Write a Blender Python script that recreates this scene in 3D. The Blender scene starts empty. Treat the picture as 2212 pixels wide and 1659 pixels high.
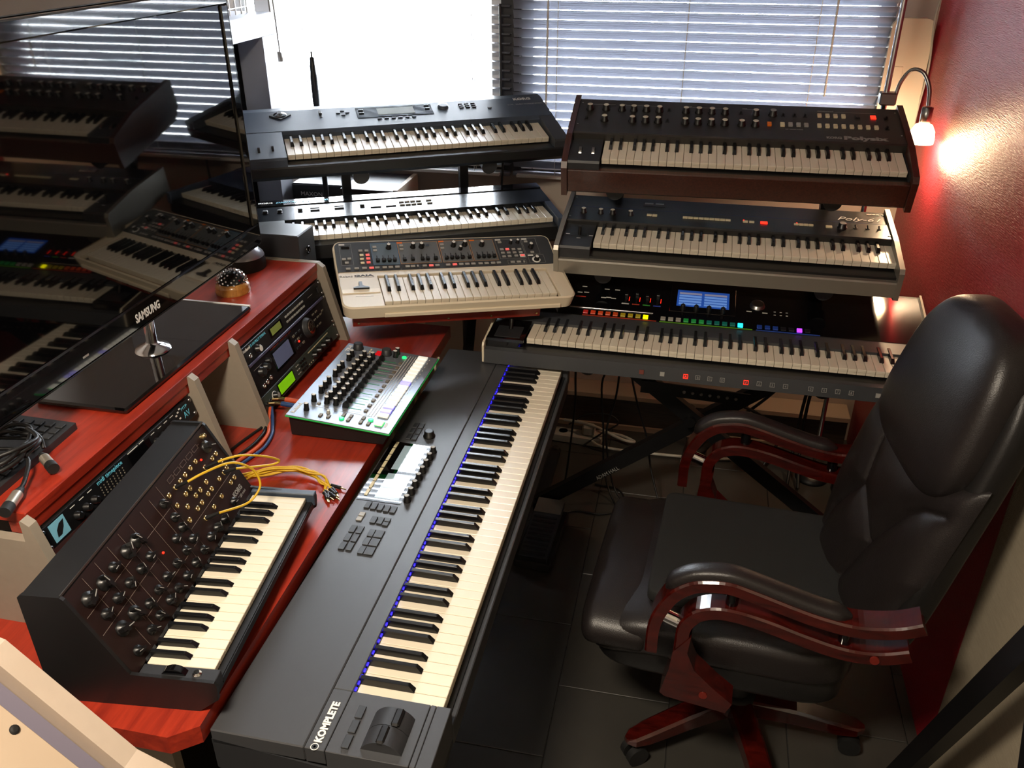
import bpy, math, random
from mathutils import Matrix, Vector
R = math.radians
PI = math.pi
random.seed(7)
SC = bpy.context.scene
COL = SC.collection

# ------------------------------------------------------------------ camera
cam_d = bpy.data.cameras.new('camera')
cam_d.sensor_width = 36.0
cam_d.lens = 36.0 * 1866.0 / 2212.0
cam_d.clip_start = 0.02
cam = bpy.data.objects.new('camera', cam_d)
COL.objects.link(cam)
cam.location = (0, 0, 1.88)
cam.rotation_euler = (R(90 - 28.43), 0, R(12))
SC.camera = cam

# ------------------------------------------------------------------ view
SC.view_settings.view_transform = 'Standard'
SC.view_settings.look = 'None'
SC.view_settings.gamma = 1.0
SC.view_settings.use_curve_mapping = False
SC.view_settings.exposure = 0.3
SC.cycles.use_denoising = True
SC.cycles.max_bounces = 10
SC.cycles.diffuse_bounces = 5
SC.cycles.glossy_bounces = 5
SC.cycles.sample_clamp_indirect = 6.0
SC.cycles.caustics_reflective = False
SC.cycles.caustics_refractive = False

# ------------------------------------------------------------------ sky: bright hazy day
W = bpy.data.worlds.new('sky')
SC.world = W
W.use_nodes = True
_n = W.node_tree
_bg = _n.nodes['Background']
_bg.inputs['Color'].default_value = (0.86, 0.93, 1.0, 1)
_bg.inputs['Strength'].default_value = 55.0


def area(name, loc, rot, sx, sy, power, col, portal=False):
    d = bpy.data.lights.new(name, 'AREA')
    d.shape = 'RECTANGLE'
    d.size, d.size_y = sx, sy
    d.energy = power
    d.color = col
    if portal:
        d.cycles.is_portal = True
    o = bpy.data.objects.new(name, d)
    COL.objects.link(o)
    o.location = loc
    o.rotation_euler = rot
    return o


# sky portals in the two window openings (only guide the sky's own light)
area('window_portal', (-1.22, 3.34, 1.66), (R(-90), 0, 0), 1.02, 1.22, 1, (1, 1, 1), True)
area('window_portal', (-0.03, 3.34, 1.68), (R(-90), 0, 0), 1.22, 1.20, 1, (1, 1, 1), True)

# ------------------------------------------------------------------ helpers
def lin(h):
    if not isinstance(h, str):
        return tuple(h)
    h = h.lstrip('#')
    out = []
    for i in (0, 2, 4):
        c = int(h[i:i + 2], 16) / 255
        out.append(c / 12.92 if c <= .04045 else ((c + .055) / 1.055) ** 2.4)
    return tuple(out)


def mat(name, col, rough=.5, metal=0., emit=0., ecol=None, spec=.5, coat=0., bump=0., bscale=60., var=0., vscale=8., crough=.05, aniso=None):
    m = bpy.data.materials.new(name)
    m.use_nodes = True
    nt = m.node_tree
    b = nt.nodes['Principled BSDF']
    c = lin(col)
    b.inputs['Base Color'].default_value = (*c, 1)
    b.inputs['Roughness'].default_value = rough
    b.inputs['Metallic'].default_value = metal
    b.inputs['Specular IOR Level'].default_value = spec
    b.inputs['Coat Weight'].default_value = coat
    b.inputs['Coat Roughness'].default_value = crough
    if emit:
        b.inputs['Emission Color'].default_value = (*lin(ecol or col), 1)
        b.inputs['Emission Strength'].default_value = emit
    if var or bump:
        tc = nt.nodes.new('ShaderNodeTexCoord')
    if var:
        mp = nt.nodes.new('ShaderNodeMapping')
        if aniso:
            mp.inputs['Scale'].default_value = aniso
        no = nt.nodes.new('ShaderNodeTexNoise')
        no.inputs['Scale'].default_value = vscale
        no.inputs['Detail'].default_value = 6
        mx = nt.nodes.new('ShaderNodeMix')
        mx.data_type = 'RGBA'
        mx.inputs[6].default_value = (*[max(0, x * (1 - var)) for x in c], 1)
        mx.inputs[7].default_value = (*[min(1, x * (1 + var)) for x in c], 1)
        nt.links.new(tc.outputs['Object'], mp.inputs['Vector'])
        nt.links.new(mp.outputs['Vector'], no.inputs['Vector'])
        nt.links.new(no.outputs['Fac'], mx.inputs[0])
        nt.links.new(mx.outputs[2], b.inputs['Base Color'])
    if bump:
        nb = nt.nodes.new('ShaderNodeTexNoise')
        nb.inputs['Scale'].default_value = bscale
        nb.inputs['Detail'].default_value = 3
        bp = nt.nodes.new('ShaderNodeBump')
        bp.inputs['Strength'].default_value = bump
        bp.inputs['Distance'].default_value = .002
        nt.links.new(tc.outputs['Object'], nb.inputs['Vector'])
        nt.links.new(nb.outputs['Fac'], bp.inputs['Height'])
        nt.links.new(bp.outputs['Normal'], b.inputs['Normal'])
    return m


def wood(name, dark, light, scale=(1, 1, 1), rough=.35, coat=.4, knots=False, rings=6., spec=.5):
    """streaky stained timber; grain runs along the object's least-scaled axis"""
    m = bpy.data.materials.new(name)
    m.use_nodes = True
    nt = m.node_tree
    b = nt.nodes['Principled BSDF']
    b.inputs['Roughness'].default_value = rough
    b.inputs['Coat Weight'].default_value = coat
    b.inputs['Coat Roughness'].default_value = .12
    b.inputs['Specular IOR Level'].default_value = spec
    tc = nt.nodes.new('ShaderNodeTexCoord')
    mp = nt.nodes.new('ShaderNodeMapping')
    mp.inputs['Scale'].default_value = scale
    n1 = nt.nodes.new('ShaderNodeTexNoise')
    n1.inputs['Scale'].default_value = rings
    n1.inputs['Detail'].default_value = 8
    n1.inputs['Roughness'].default_value = .65
    n1.inputs['Distortion'].default_value = .6
    cr = nt.nodes.new('ShaderNodeValToRGB')
    cr.color_ramp.elements[0].position = .3
    cr.color_ramp.elements[1].position = .72
    cr.color_ramp.elements[0].color = (*lin(dark), 1)
    cr.color_ramp.elements[1].color = (*lin(light), 1)
    L = nt.links
    L.new(tc.outputs['Object'], mp.inputs['Vector'])
    L.new(mp.outputs['Vector'], n1.inputs['Vector'])
    L.new(n1.outputs['Fac'], cr.inputs['Fac'])
    col = cr.outputs['Color']
    if knots:
        vo = nt.nodes.new('ShaderNodeTexVoronoi')
        vo.inputs['Scale'].default_value = 3.2
        mp2 = nt.nodes.new('ShaderNodeMapping')
        mp2.inputs['Scale'].default_value = (1.6, .8, 1)
        kr = nt.nodes.new('ShaderNodeValToRGB')
        kr.color_ramp.elements[0].position = .02
        kr.color_ramp.elements[1].position = .07
        kr.color_ramp.elements[0].color = (1, 1, 1, 1)
        kr.color_ramp.elements[1].color = (0, 0, 0, 1)
        mk = nt.nodes.new('ShaderNodeMix')
        mk.data_type = 'RGBA'
        mk.inputs[7].default_value = (*lin('3a100b'), 1)
        L.new(tc.outputs['Object'], mp2.inputs['Vector'])
        L.new(mp2.outputs['Vector'], vo.inputs['Vector'])
        L.new(vo.outputs['Distance'], kr.inputs['Fac'])
        L.new(kr.outputs['Color'], mk.inputs[0])
        L.new(col, mk.inputs[6])
        col = mk.outputs[2]
    L.new(col, b.inputs['Base Color'])
    return m


OFF = {}


class MB:
    """collects shapes in one coordinate frame, then links them as one mesh object"""

    def __init__(s):
        s.v, s.f, s.m, s.sm = [], [], [], []

    def add(s, vs, fs, mi=0, T=None, smooth=False):
        k = len(s.v)
        for p in vs:
            p = Vector(p)
            s.v.append(tuple(T @ p) if T is not None else tuple(p))
        for q in fs:
            s.f.append([k + i for i in q])
            s.m.append(mi)
            s.sm.append(smooth)
        return s

    def box(s, x0, x1, y0, y1, z0, z1, c=0., mi=0, T=None):
        if x1 < x0: x0, x1 = x1, x0
        if y1 < y0: y0, y1 = y1, y0
        if z1 < z0: z0, z1 = z1, z0
        if c <= 0:
            vs = [(x, y, z) for x in (x0, x1) for y in (y0, y1) for z in (z0, z1)]
            fs = [(0, 1, 3, 2), (4, 6, 7, 5), (0, 4, 5, 1), (2, 3, 7, 6), (0, 2, 6, 4), (1, 5, 7, 3)]
            return s.add(vs, fs, mi, T)
        c = min(c, (x1 - x0) * .49, (y1 - y0) * .49, (z1 - z0) * .49)
        X, Y, Z = (x0, x1), (y0, y1), (z0, z1)
        idx, vs = {}, []
        for i in (0, 1):
            for j in (0, 1):
                for k in (0, 1):
                    sx, sy, sz = (1 - 2 * i) * c, (1 - 2 * j) * c, (1 - 2 * k) * c
                    for a, d in enumerate(((0, sy, sz), (sx, 0, sz), (sx, sy, 0))):
                        idx[i, j, k, a] = len(vs)
                        vs.append((X[i] + d[0], Y[j] + d[1], Z[k] + d[2]))
        g = lambda i, j, k, a: idx[i, j, k, a]
        fs = []
        for i in (0, 1):
            fs.append([g(i, 0, 0, 0), g(i, 1, 0, 0), g(i, 1, 1, 0), g(i, 0, 1, 0)][::(1 if i else -1)])
            fs.append([g(0, i, 0, 1), g(1, i, 0, 1), g(1, i, 1, 1), g(0, i, 1, 1)][::(-1 if i else 1)])
            fs.append([g(0, 0, i, 2), g(1, 0, i, 2), g(1, 1, i, 2), g(0, 1, i, 2)][::(1 if i else -1)])
        for i in (0, 1):
            for j in (0, 1):
                fl = 1 if (i ^ j) else -1
                fs.append([g(i, j, 0, 0), g(i, j, 1, 0), g(i, j, 1, 1), g(i, j, 0, 1)][::fl])
                fs.append([g(i, 0, j, 0), g(i, 0, j, 2), g(i, 1, j, 2), g(i, 1, j, 0)][::fl])
                fs.append([g(0, i, j, 1), g(1, i, j, 1), g(1, i, j, 2), g(0, i, j, 2)][::fl])
                for k in (0, 1):
                    fl2 = 1 if (i + j + k) % 2 else -1
                    fs.append([g(i, j, k, 0), g(i, j, k, 1), g(i, j, k, 2)][::fl2])
        return s.add(vs, fs, mi, T)

    def prism(s, poly, a, b, axis='x', mi=0, T=None, smooth=False):
        """poly in the plane across `axis` (x: (y,z)  y: (x,z)  z: (x,y)), from a to b"""
        n = len(poly)
        mk = {'x': lambda p, t: (t, p[0], p[1]), 'y': lambda p, t: (p[0], t, p[1]), 'z': lambda p, t: (p[0], p[1], t)}[axis]
        vs = [mk(p, a) for p in poly] + [mk(p, b) for p in poly]
        s.add(vs, [(i, (i + 1) % n, n + (i + 1) % n, n + i) for i in range(n)], mi, T, smooth)
        s.add(vs, [list(range(n))[::-1], list(range(n, 2 * n))], mi, T)
        return s

    def cyl(s, p0, p1, r0, r1=None, n=16, mi=0, T=None, caps=True):
        r1 = r0 if r1 is None else r1
        p0, p1 = Vector(p0), Vector(p1)
        d = (p1 - p0).normalized()
        u = d.cross(Vector((0, 0, 1)) if abs(d.z) < .9 else Vector((1, 0, 0))).normalized()
        w = d.cross(u)
        vs = []
        for p, r in ((p0, r0), (p1, r1)):
            for i in range(n):
                a = 2 * PI * i / n
                vs.append(p + u * (r * math.cos(a)) + w * (r * math.sin(a)))
        s.add(vs, [(i, n + i, n + (i + 1) % n, (i + 1) % n) for i in range(n)], mi, T, True)
        if caps:
            s.add(vs, [list(range(n)), list(range(n, 2 * n))[::-1]], mi, T)
        return s

    def lathe(s, prof, n=24, c=(0, 0, 0), mi=0, T=None, smooth=True):
        """prof: list of (r, z) from bottom to top about a vertical axis through c"""
        vs, fs = [], []
        for r, z in prof:
            for i in range(n):
                a = 2 * PI * i / n
                vs.append((c[0] + r * math.cos(a), c[1] + r * math.sin(a), c[2] + z))
        for k in range(len(prof) - 1):
            for i in range(n):
                j = (i + 1) % n
                fs.append((k * n + i, k * n + j, (k + 1) * n + j, (k + 1) * n + i))
        s.add(vs, fs, mi, T, smooth)
        if prof[0][0] > 1e-6:
            s.add(vs[:n], [list(range(n))[::-1]], mi, T)
        if prof[-1][0] > 1e-6:
            s.add(vs[-n:], [list(range(n))], mi, T)
        return s

    def tube(s, pts, r, n=8, mi=0, T=None, sub=6, rad=None):
        """round tube through pts (Catmull-Rom)"""
        P = [Vector(p) for p in pts]
        C = []
        if len(P) > 2 and sub > 1:
            E = [P[0] * 2 - P[1]] + P + [P[-1] * 2 - P[-2]]
            for i in range(1, len(E) - 2):
                a, b, c, d = E[i - 1:i + 3]
                for k in range(sub):
                    t = k / sub
                    C.append(.5 * ((2 * b) + (c - a) * t + (2 * a - 5 * b + 4 * c - d) * t * t + (3 * b - a - 3 * c + d) * t ** 3))
            C.append(P[-1])
        else:
            C = P
        vs, fs = [], []
        u = None
        for i, p in enumerate(C):
            d = (C[min(i + 1, len(C) - 1)] - C[max(i - 1, 0)])
            d = d.normalized() if d.length > 1e-9 else Vector((0, 0, 1))
            if u is None:
                u = d.cross(Vector((0, 0, 1)) if abs(d.z) < .9 else Vector((1, 0, 0))).normalized()
            else:
                u = (u - d * u.dot(d)).normalized()
            w = d.cross(u)
            rr = r if rad is None else rad(i / (len(C) - 1))
            for k in range(n):
                a = 2 * PI * k / n
                vs.append(p + u * (rr * math.cos(a)) + w * (rr * math.sin(a)))
        for i in range(len(C) - 1):
            for k in range(n):
                j = (k + 1) % n
                fs.append((i * n + k, i * n + j, (i + 1) * n + j, (i + 1) * n + k))
        s.add(vs, fs, mi, T, True)
        s.add(vs[:n], [list(range(n))[::-1]], mi, T)
        s.add(vs[-n:], [list(range(n))], mi, T)
        return s

    def grid(s, fn, nu, nv, mi=0, T=None, closed_u=False, smooth=True):
        vs = [fn(i / (nu if closed_u else nu - 1), j / (nv - 1)) for j in range(nv) for i in range(nu)]
        fs = []
        for j in range(nv - 1):
            for i in range(nu if closed_u else nu - 1):
                k = (i + 1) % nu
                fs.append((j * nu + i, j * nu + k, (j + 1) * nu + k, (j + 1) * nu + i))
        return s.add(vs, fs, mi, T, smooth)

    def mesh(s, name, mats):
        me = bpy.data.meshes.new(name)
        me.from_pydata(s.v, [], s.f)
        for m in (mats if isinstance(mats, (list, tuple)) else [mats]):
            me.materials.append(m)
        me.polygons.foreach_set('material_index', s.m)
        me.polygons.foreach_set('use_smooth', s.sm)
        me.update()
        return me

    def build(s, name, mats, parent=None):
        return place(name, s.mesh(name, mats), parent)


def place(name, me, parent=None, T=None):
    o = bpy.data.objects.new(name, me)
    COL.objects.link(o)
    M_ = T.copy() if T is not None else Matrix.Identity(4)
    if parent is not None:
        o.parent = parent
        off = OFF.get(parent.name)
        if off is not None:
            M_ = Matrix.Translation(-off) @ M_
    o.matrix_local = M_
    return o


def tag(o, label, cat, group=None):
    o['label'] = label
    o['category'] = cat
    if group:
        o['group'] = group
    return o


def struct(o):
    o['kind'] = 'structure'
    return o


def thing(name, label, cat, P=(0, 0, 0), rot=None, base=(0, 0, 0), group=None, scale=1.):
    """Empty at a thing's base; its parts are written in the frame whose origin is P"""
    o = bpy.data.objects.new(name, None)
    COL.objects.link(o)
    o.empty_display_size = .05
    Rm = rot if rot is not None else Matrix.Identity(3)
    b = Vector(base)
    o.matrix_world = Matrix.Translation(Vector(P) + Rm @ (b * scale)) @ Rm.to_4x4() @ Matrix.Scale(scale, 4)
    OFF[o.name] = b
    return tag(o, label, cat, group)


def rzyx(yaw, tilt=0, roll=0):
    return (Matrix.Rotation(R(yaw), 3, 'Z') @ Matrix.Rotation(R(roll), 3, 'Y') @ Matrix.Rotation(R(tilt), 3, 'X'))


def panel_frame(y0, h0, y1, h1):
    """maps (x, t, n): t runs up the sloping panel from (y0,h0), n stands off it"""
    a = math.atan2(h1 - h0, y1 - y0)
    return Matrix.Translation((0, y0, h0)) @ Matrix.Rotation(a, 4, 'X')


def TR(x, y, z):
    return Matrix.Translation((x, y, z))


TXT = {}


def text(parent, body, T, x, y, z, size, m, width=None, bold=0., shear=0., rz=0., align='LEFT', name='lettering'):
    key = (body, bold, shear, align)
    if key not in TXT:
        cu = bpy.data.curves.new('lettering', 'FONT')
        cu.body = body
        cu.size = 1
        cu.offset = bold
        cu.shear = shear
        cu.extrude = .006
        cu.resolution_u = 2
        cu.align_x = align
        ob = bpy.data.objects.new('tmp', cu)
        COL.objects.link(ob)
        dg = bpy.context.evaluated_depsgraph_get()
        me = bpy.data.meshes.new_from_object(ob.evaluated_get(dg))
        bpy.data.objects.remove(ob)
        bpy.data.curves.remove(cu)
        xs = [v.co.x for v in me.vertices]
        TXT[key] = (me, max(xs) - min(xs))
    me0, w0 = TXT[key]
    me = me0.copy()
    me.name = 'lettering'
    me.materials.clear()
    me.materials.append(m)
    sx = size if width is None else width / w0
    return place(name, me, parent, T @ TR(x, y, z) @ Matrix.Rotation(R(rz), 4, 'Z') @ Matrix.Diagonal((sx, size, .05, 1)))


CACHE = {}


def shared(key, fn):
    if key not in CACHE:
        CACHE[key] = fn()
    return CACHE[key]


I4 = Matrix.Identity(4)

# ------------------------------------------------------------------ materials
M = {}
M['white_key'] = mat('white_key', 'ddd3bf', .28, spec=.5)
M['black_key'] = mat('black_key', '101012', .22)
M['black'] = mat('black_plastic', '141415', .42, var=.15, vscale=40)
M['black_gloss'] = mat('black_gloss', '08080a', .08, coat=.5)
M['black_satin'] = mat('black_satin', '26272a', .45, bump=.05, bscale=900)
M['charcoal'] = mat('charcoal', '36383b', .42, bump=.05, bscale=900)
M['slate'] = mat('slate_plastic', '3a4350', .4, bump=.05, bscale=900)
M['grey_metal'] = mat('grey_metal', '8f8a80', .38, metal=.6)
M['grey_paint'] = mat('grey_paint', '77736a', .45)
M['dark_panel'] = mat('dark_panel', '1c1b1a', .33, bump=.03, bscale=400)
M['brown_panel'] = mat('brown_panel', '2a2723', .32)
M['walnut'] = wood('walnut', '2a120b', '4a2418', (30, 3, 30), .35, .3)
M['print'] = mat('white_print', 'd8d6d0', .6)
M['print_dim'] = mat('grey_print', '8d8c88', .6)
M['print_dark'] = mat('dark_print', '2b2b2b', .6)
M['print_teal'] = mat('teal_print', '5fb6d0', .6)
M['print_red'] = mat('red_print', '8a2a1c', .6)
M['knob'] = mat('knob', '0e0e0f', .35)
M['knob_cap'] = mat('knob_cap', 'c8c2b0', .4)
M['btn_grey'] = mat('button_grey', '9a9892', .5)
M['btn_dark'] = mat('button_dark', '232426', .5)
M['btn_cream'] = mat('button_cream', 'd8cda9', .45)
M['btn_orange'] = mat('button_orange', 'e8751a', .4)
M['btn_taupe'] = mat('button_taupe', '6f685c', .5)
M['chrome'] = mat('chrome', 'd6d6d6', .12, metal=1.)
M['steel'] = mat('steel', '9a9a98', .3, metal=1.)
M['gold'] = mat('gold_jack', 'd8c08a', .25, metal=1.)
M['led_red'] = mat('led_red', 'ff2010', .4, emit=3.)
M['led_blue'] = mat('led_blue', '2a20ff', .4, emit=2.2)
M['lcd_green'] = mat('lcd_green', '6fae10', .3, emit=.55)
M['lcd_dim'] = mat('lcd_dim', '7d8a45', .3, emit=.08)
M['lcd_blue'] = mat('lcd_blue', '5a607c', .25, emit=.15)
M['lcd_grey'] = mat('lcd_grey', '9aa09c', .15)
M['screen'] = mat('screen_glass', '050506', .04, coat=1., crough=.02)
M['cherry'] = wood('cherry_stain', '7a2015', 'a8341f', (12, 1.2, 12), .3, .35, knots=True, rings=5)
M['cherry_y'] = M['cherry']
M['cherry_x'] = wood('cherry_stain_across', '6a1c12', '8c2c1c', (1.2, 14, 14), .32, .3, rings=5)
M['beige'] = mat('beige_board', '8f8577', .6, var=.08, vscale=60)
M['cream_plastic'] = mat('cream_plastic', 'd9ccb4', .38)
M['mahogany'] = wood('mahogany_lacquer', '220504', '4c0f09', (3, 14, 14), .16, 1., rings=5)
M['leather'] = mat('black_leather', '1d1919', .36, bump=.25, bscale=450, spec=.5)
M['leather_dark'] = mat('dark_leather', '131212', .42, bump=.2, bscale=450)
M['fabric'] = mat('black_fabric', '131414', .85, bump=.3, bscale=900)
M['rubber'] = mat('rubber', '0c0c0c', .7)
M['cable'] = mat('cable_black', '0d0d0e', .5)
M['cable_yellow'] = mat('cable_yellow', 'c9a018', .5)
M['cable_blue'] = mat('cable_blue', '22406f', .45)
M['cable_orange'] = mat('cable_orange', 'c2512d', .45)
M['cable_white'] = mat('cable_white', 'b0aca0', .5)
M['stand'] = mat('stand_black', '0d0d0f', .45, metal=.2)
M['wall'] = mat('wall_paint', 'bdb0a4', .8, bump=.1, bscale=120)
M['ceiling'] = mat('ceiling_paint', 'cfc8be', .9)
M['frame_white'] = mat('window_white', 'e6e4e0', .45)
M['frame_dark'] = mat('window_dark', '23242a', .5)
M['tile'] = mat('floor_tile', '3a3834', .38, var=.3, vscale=5, bump=.08, bscale=60)
M['grout'] = mat('floor_grout', '1d1c1a', .8)
M['plinth_top'] = mat('plinth_top', 'b09a84', .6)
M['plinth'] = wood('plinth_wood', '2c241f', '463a30', (1.5, 20, 20), .5, .1)
M['slat'] = mat('blind_slat', '8a8c95', .34, metal=.45)
M['silver'] = mat('silver_dish', 'a8a8ac', .3, metal=.7)
M['white_box'] = mat('white_enamel', 'd5c7b2', .4)


def red_wall_material():
    m = mat('red_wallpaper', '9c1c2a', .40, spec=.5)
    nt = m.node_tree
    b = nt.nodes['Principled BSDF']
    tc = nt.nodes.new('ShaderNodeTexCoord')
    mp = nt.nodes.new('ShaderNodeMapping')
    mp.inputs['Rotation'].default_value = (R(38), 0, 0)
    mp.inputs['Scale'].default_value = (1, 14, 130)
    no = nt.nodes.new('ShaderNodeTexNoise')
    no.inputs['Scale'].default_value = 3.5
    no.inputs['Detail'].default_value = 3
    bp = nt.nodes.new('ShaderNodeBump')
    bp.inputs['Strength'].default_value = .55
    bp.inputs['Distance'].default_value = .004
    nt.links.new(tc.outputs['Object'], mp.inputs['Vector'])
    nt.links.new(mp.outputs['Vector'], no.inputs['Vector'])
    nt.links.new(no.outputs['Fac'], bp.inputs['Height'])
    nt.links.new(bp.outputs['Normal'], b.inputs['Normal'])
    return m


M['red_wall'] = red_wall_material()
M['weave'] = mat('pale_woven_wallpaper', '9c917d', .8, var=.18, vscale=30, aniso=(1, 1, 9), bump=.5, bscale=300)


def glass_material():
    m = bpy.data.materials.new('window_glass')
    m.use_nodes = True
    nt = m.node_tree
    nt.nodes.remove(nt.nodes['Principled BSDF'])
    out = nt.nodes['Material Output']
    tr = nt.nodes.new('ShaderNodeBsdfTransparent')
    gl = nt.nodes.new('ShaderNodeBsdfGlossy')
    gl.inputs['Roughness'].default_value = .02
    fr = nt.nodes.new('ShaderNodeFresnel')
    fr.inputs['IOR'].default_value = 1.45
    mx = nt.nodes.new('ShaderNodeMixShader')
    nt.links.new(fr.outputs['Fac'], mx.inputs['Fac'])
    nt.links.new(tr.outputs['BSDF'], mx.inputs[1])
    nt.links.new(gl.outputs['BSDF'], mx.inputs[2])
    nt.links.new(mx.outputs['Shader'], out.inputs['Surface'])
    return m


M['glass'] = glass_material()

# ------------------------------------------------------------------ the room
XR, YB, ZC = .713, 3.21, 2.5
XL, YF = -2.3, -1.4
# floor: grout bed with separate stone-look tiles
fl = struct(MB().box(XL, XR, YF, YB, -.06, -.003).build('floor', M['grout']))
TW, TL = .305, .475
tile_me = MB().box(.0012, TW - .0012, .0012, TL - .0012, -.008, 0, .0012).mesh('floor_tile', M['tile'])
x = -.23 - TW * 4
col_i = 0
while x < XR + .05:
    yy = 1.94 - TL * 3 if col_i % 2 == 1 else 1.94 - TL * 3.5
    yy -= 0
    while yy < YB:
        if x + TW > XL and yy > -.2:
            o = place('tile', tile_me, fl, TR(x, yy, 0))
            if x + TW > XR:
                o.scale.x = (XR - x) / TW
            if yy + TL > YB:
                o.scale.y = (YB - yy) / TL
        yy += TL
    x += TW
    col_i += 1
struct(MB().box(XL, XR, YF, YB, ZC, ZC + .08).build('ceiling', M['ceiling']))
struct(MB().box(XL - .1, XL, YF, YB, -.06, ZC).build('wall_left', M['wall']))
struct(MB().box(XL - .1, XR + .1, YF - .1, YF, -.06, ZC).build('wall_front', M['wall']))
wr = struct(MB().box(XR, XR + .1, 1.65, YB, -.06, ZC).build('wall_right', M['red_wall']))
struct(MB().box(XR - .004, XR + .1, YF, 1.65, -.06, ZC).build('wall_right_near', M['weave']))
# back wall with two window openings
b = MB()
WX = [(-1.76, -.72), (-.655, .585)]
WZ0, WZ1 = 1.03, 2.28
b.box(XL - .1, WX[0][0], YB, YB + .12, -.06, ZC)
b.box(WX[0][0], WX[1][1], YB, YB + .12, -.06, WZ0)
b.box(WX[0][0], WX[1][1], YB, YB + .12, WZ1, ZC)
b.box(WX[1][1], XR + .1, YB, YB + .12, -.06, ZC)
struct(b.build('wall_back', M['wall']))
struct(MB().box(WX[0][1], WX[1][0], YB - .005, YB + .12, WZ0, WZ1).build('trim_1', M['frame_dark']))
# low boxed-in duct along the back wall
p = struct(MB().box(-.75, XR - .03, YB - .1, YB, 0, .142).build('baseboard_back', M['plinth']))
struct(MB().box(-.755, XR - .026, YB - .115, YB, .142, .165, .003).build('trim_2', M['plinth_top']))
struct(MB().box(-.75, XR - .03, YB - .112, YB - .1, 0, .02).build('trim_3', M['plinth_top']))
for i, (a, c) in enumerate(WX):
    w = thing('window_%d' % (i + 1), '', '', (a, YB + .06, WZ0))
    for k in ('label', 'category'):
        del w[k]
    struct(w)
    wd = c - a
    hh = WZ1 - WZ0
    for nm, bx in (('frame_side', (0, .045, -.03, .03, 0, hh)), ('frame_side', (wd - .045, wd, -.03, .03, 0, hh)),
                   ('frame_rail', (.045, wd - .045, -.03, .03, 0, .05)), ('frame_rail', (.045, wd - .045, -.03, .03, hh - .05, hh))):
        MB().box(*bx, .003).build(nm, M['frame_white'], w)
    MB().box(.045, wd - .045, -.003, .003, .05, hh - .05).build('pane', M['glass'], w)
    MB().box(-.0, wd, -.115, -.03, -.012, .0, .002).build('sill', M['frame_white'], w)

# pale overexposed garden outside
def garden_material():
    m = mat('garden_ground', 'c9cfc8', .9)
    nt = m.node_tree
    b = nt.nodes['Principled BSDF']
    tc = nt.nodes.new('ShaderNodeTexCoord')
    mp = nt.nodes.new('ShaderNodeMapping')
    mp.inputs['Scale'].default_value = (.5, 1.3, 1)
    no = nt.nodes.new('ShaderNodeTexNoise')
    no.inputs['Scale'].default_value = 2.2
    no.inputs['Detail'].default_value = 7
    cr = nt.nodes.new('ShaderNodeValToRGB')
    e = cr.color_ramp.elements
    e[0].position, e[0].color = .36, (.004, .012, .013, 1)
    e[1].position, e[1].color = .41, (.5, .52, .5, 1)
    nt.links.new(tc.outputs['Object'], mp.inputs['Vector'])
    nt.links.new(mp.outputs['Vector'], no.inputs['Vector'])
    nt.links.new(no.outputs['Fac'], cr.inputs['Fac'])
    nt.links.new(cr.outputs['Color'], b.inputs['Base Color'])
    return m


M['garden'] = garden_material()
struct(MB().box(-14, 14, YB + .6, 26, -.7, -.6).build('ground_outside', M['garden']))

# ------------------------------------------------------------------ venetian blinds
def blind(x0, x1, y, z0, z1, tilt, label, pitch, cords, sag=0.):
    t = thing('venetian_blind', label, 'blind', (x0, y, z0), group=None)
    w = x1 - x0
    wid = .035

    def mk():
        mb = MB()
        prof = [(-wid / 2 + wid * i / 4, .0022 * (1 - (2 * i / 4 - 1) ** 2)) for i in range(5)]
        poly = prof + [(a, c - .0006) for a, c in prof[::-1]]
        mb.prism(poly, 0, w, 'x')
        return mb.mesh('slat', M['slat'])
    me = mk()
    n = int((z1 - z0 - .03) / pitch)
    for i in range(n):
        place('slat', me, t, TR(0, 0, .028 + pitch * (i + .5)) @ Matrix.Rotation(R(tilt), 4, 'X'))
    MB().box(0, w, -.014, .014, 0, .016, .003).build('bottom_rail', M['slat'], t)
    MB().box(0, w, -.02, .02, z1 - z0 - .03, z1 - z0, .002).build('head_rail', M['frame_white'], t)
    for cx in cords:
        MB().box(cx - .0012, cx + .0012, -.0165, -.0155, .01, z1 - z0 - .02).build('ladder_cord', M['print'], t)
        MB().box(cx - .0012, cx + .0012, .0155, .0165, .01, z1 - z0 - .02).build('ladder_cord', M['print'], t)
    return t


t = blind(-.672, .582, 3.185, 1.02, 2.27, -58, 'closed grey venetian blind behind the brown wooden-cheeked synthesizer', .0305, (.16, .60, 1.02))
MB().cyl((1.07, -.03, .33), (1.06, -.028, 1.2), .0035, n=8).build('tilt_wand', M['print'], t)
MB().cyl((.125, -.03, .18), (.13, -.028, 1.2), .0035, n=8).build('tilt_wand', M['print'], t)
MB().tube([(.395, -.015, .008), (.385, -.03, -.05), (.37, -.04, -.2)], .0045, 8).build('pull_cord', M['cable'], t)
t = blind(-1.58, -.682, 3.185, 1.015, 2.27, 0, 'open-slatted venetian blind before the glaring white window', .0305, (.12, .76))
MB().tube([(.865, -.02, .6), (.868, -.022, .2), (.872, -.022, .04), (.862, -.03, -.10), (.855, -.035, -.20)], .0045, 8).build('pull_cord', M['cable'], t)

# ------------------------------------------------------------------ keyboards: shared pieces
def inst(parent, name, me, T, x, t, n=0., rz=0.):
    return place(name, me, parent, T @ TR(x, t, n) @ Matrix.Rotation(R(rz), 4, 'Z'))


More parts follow.
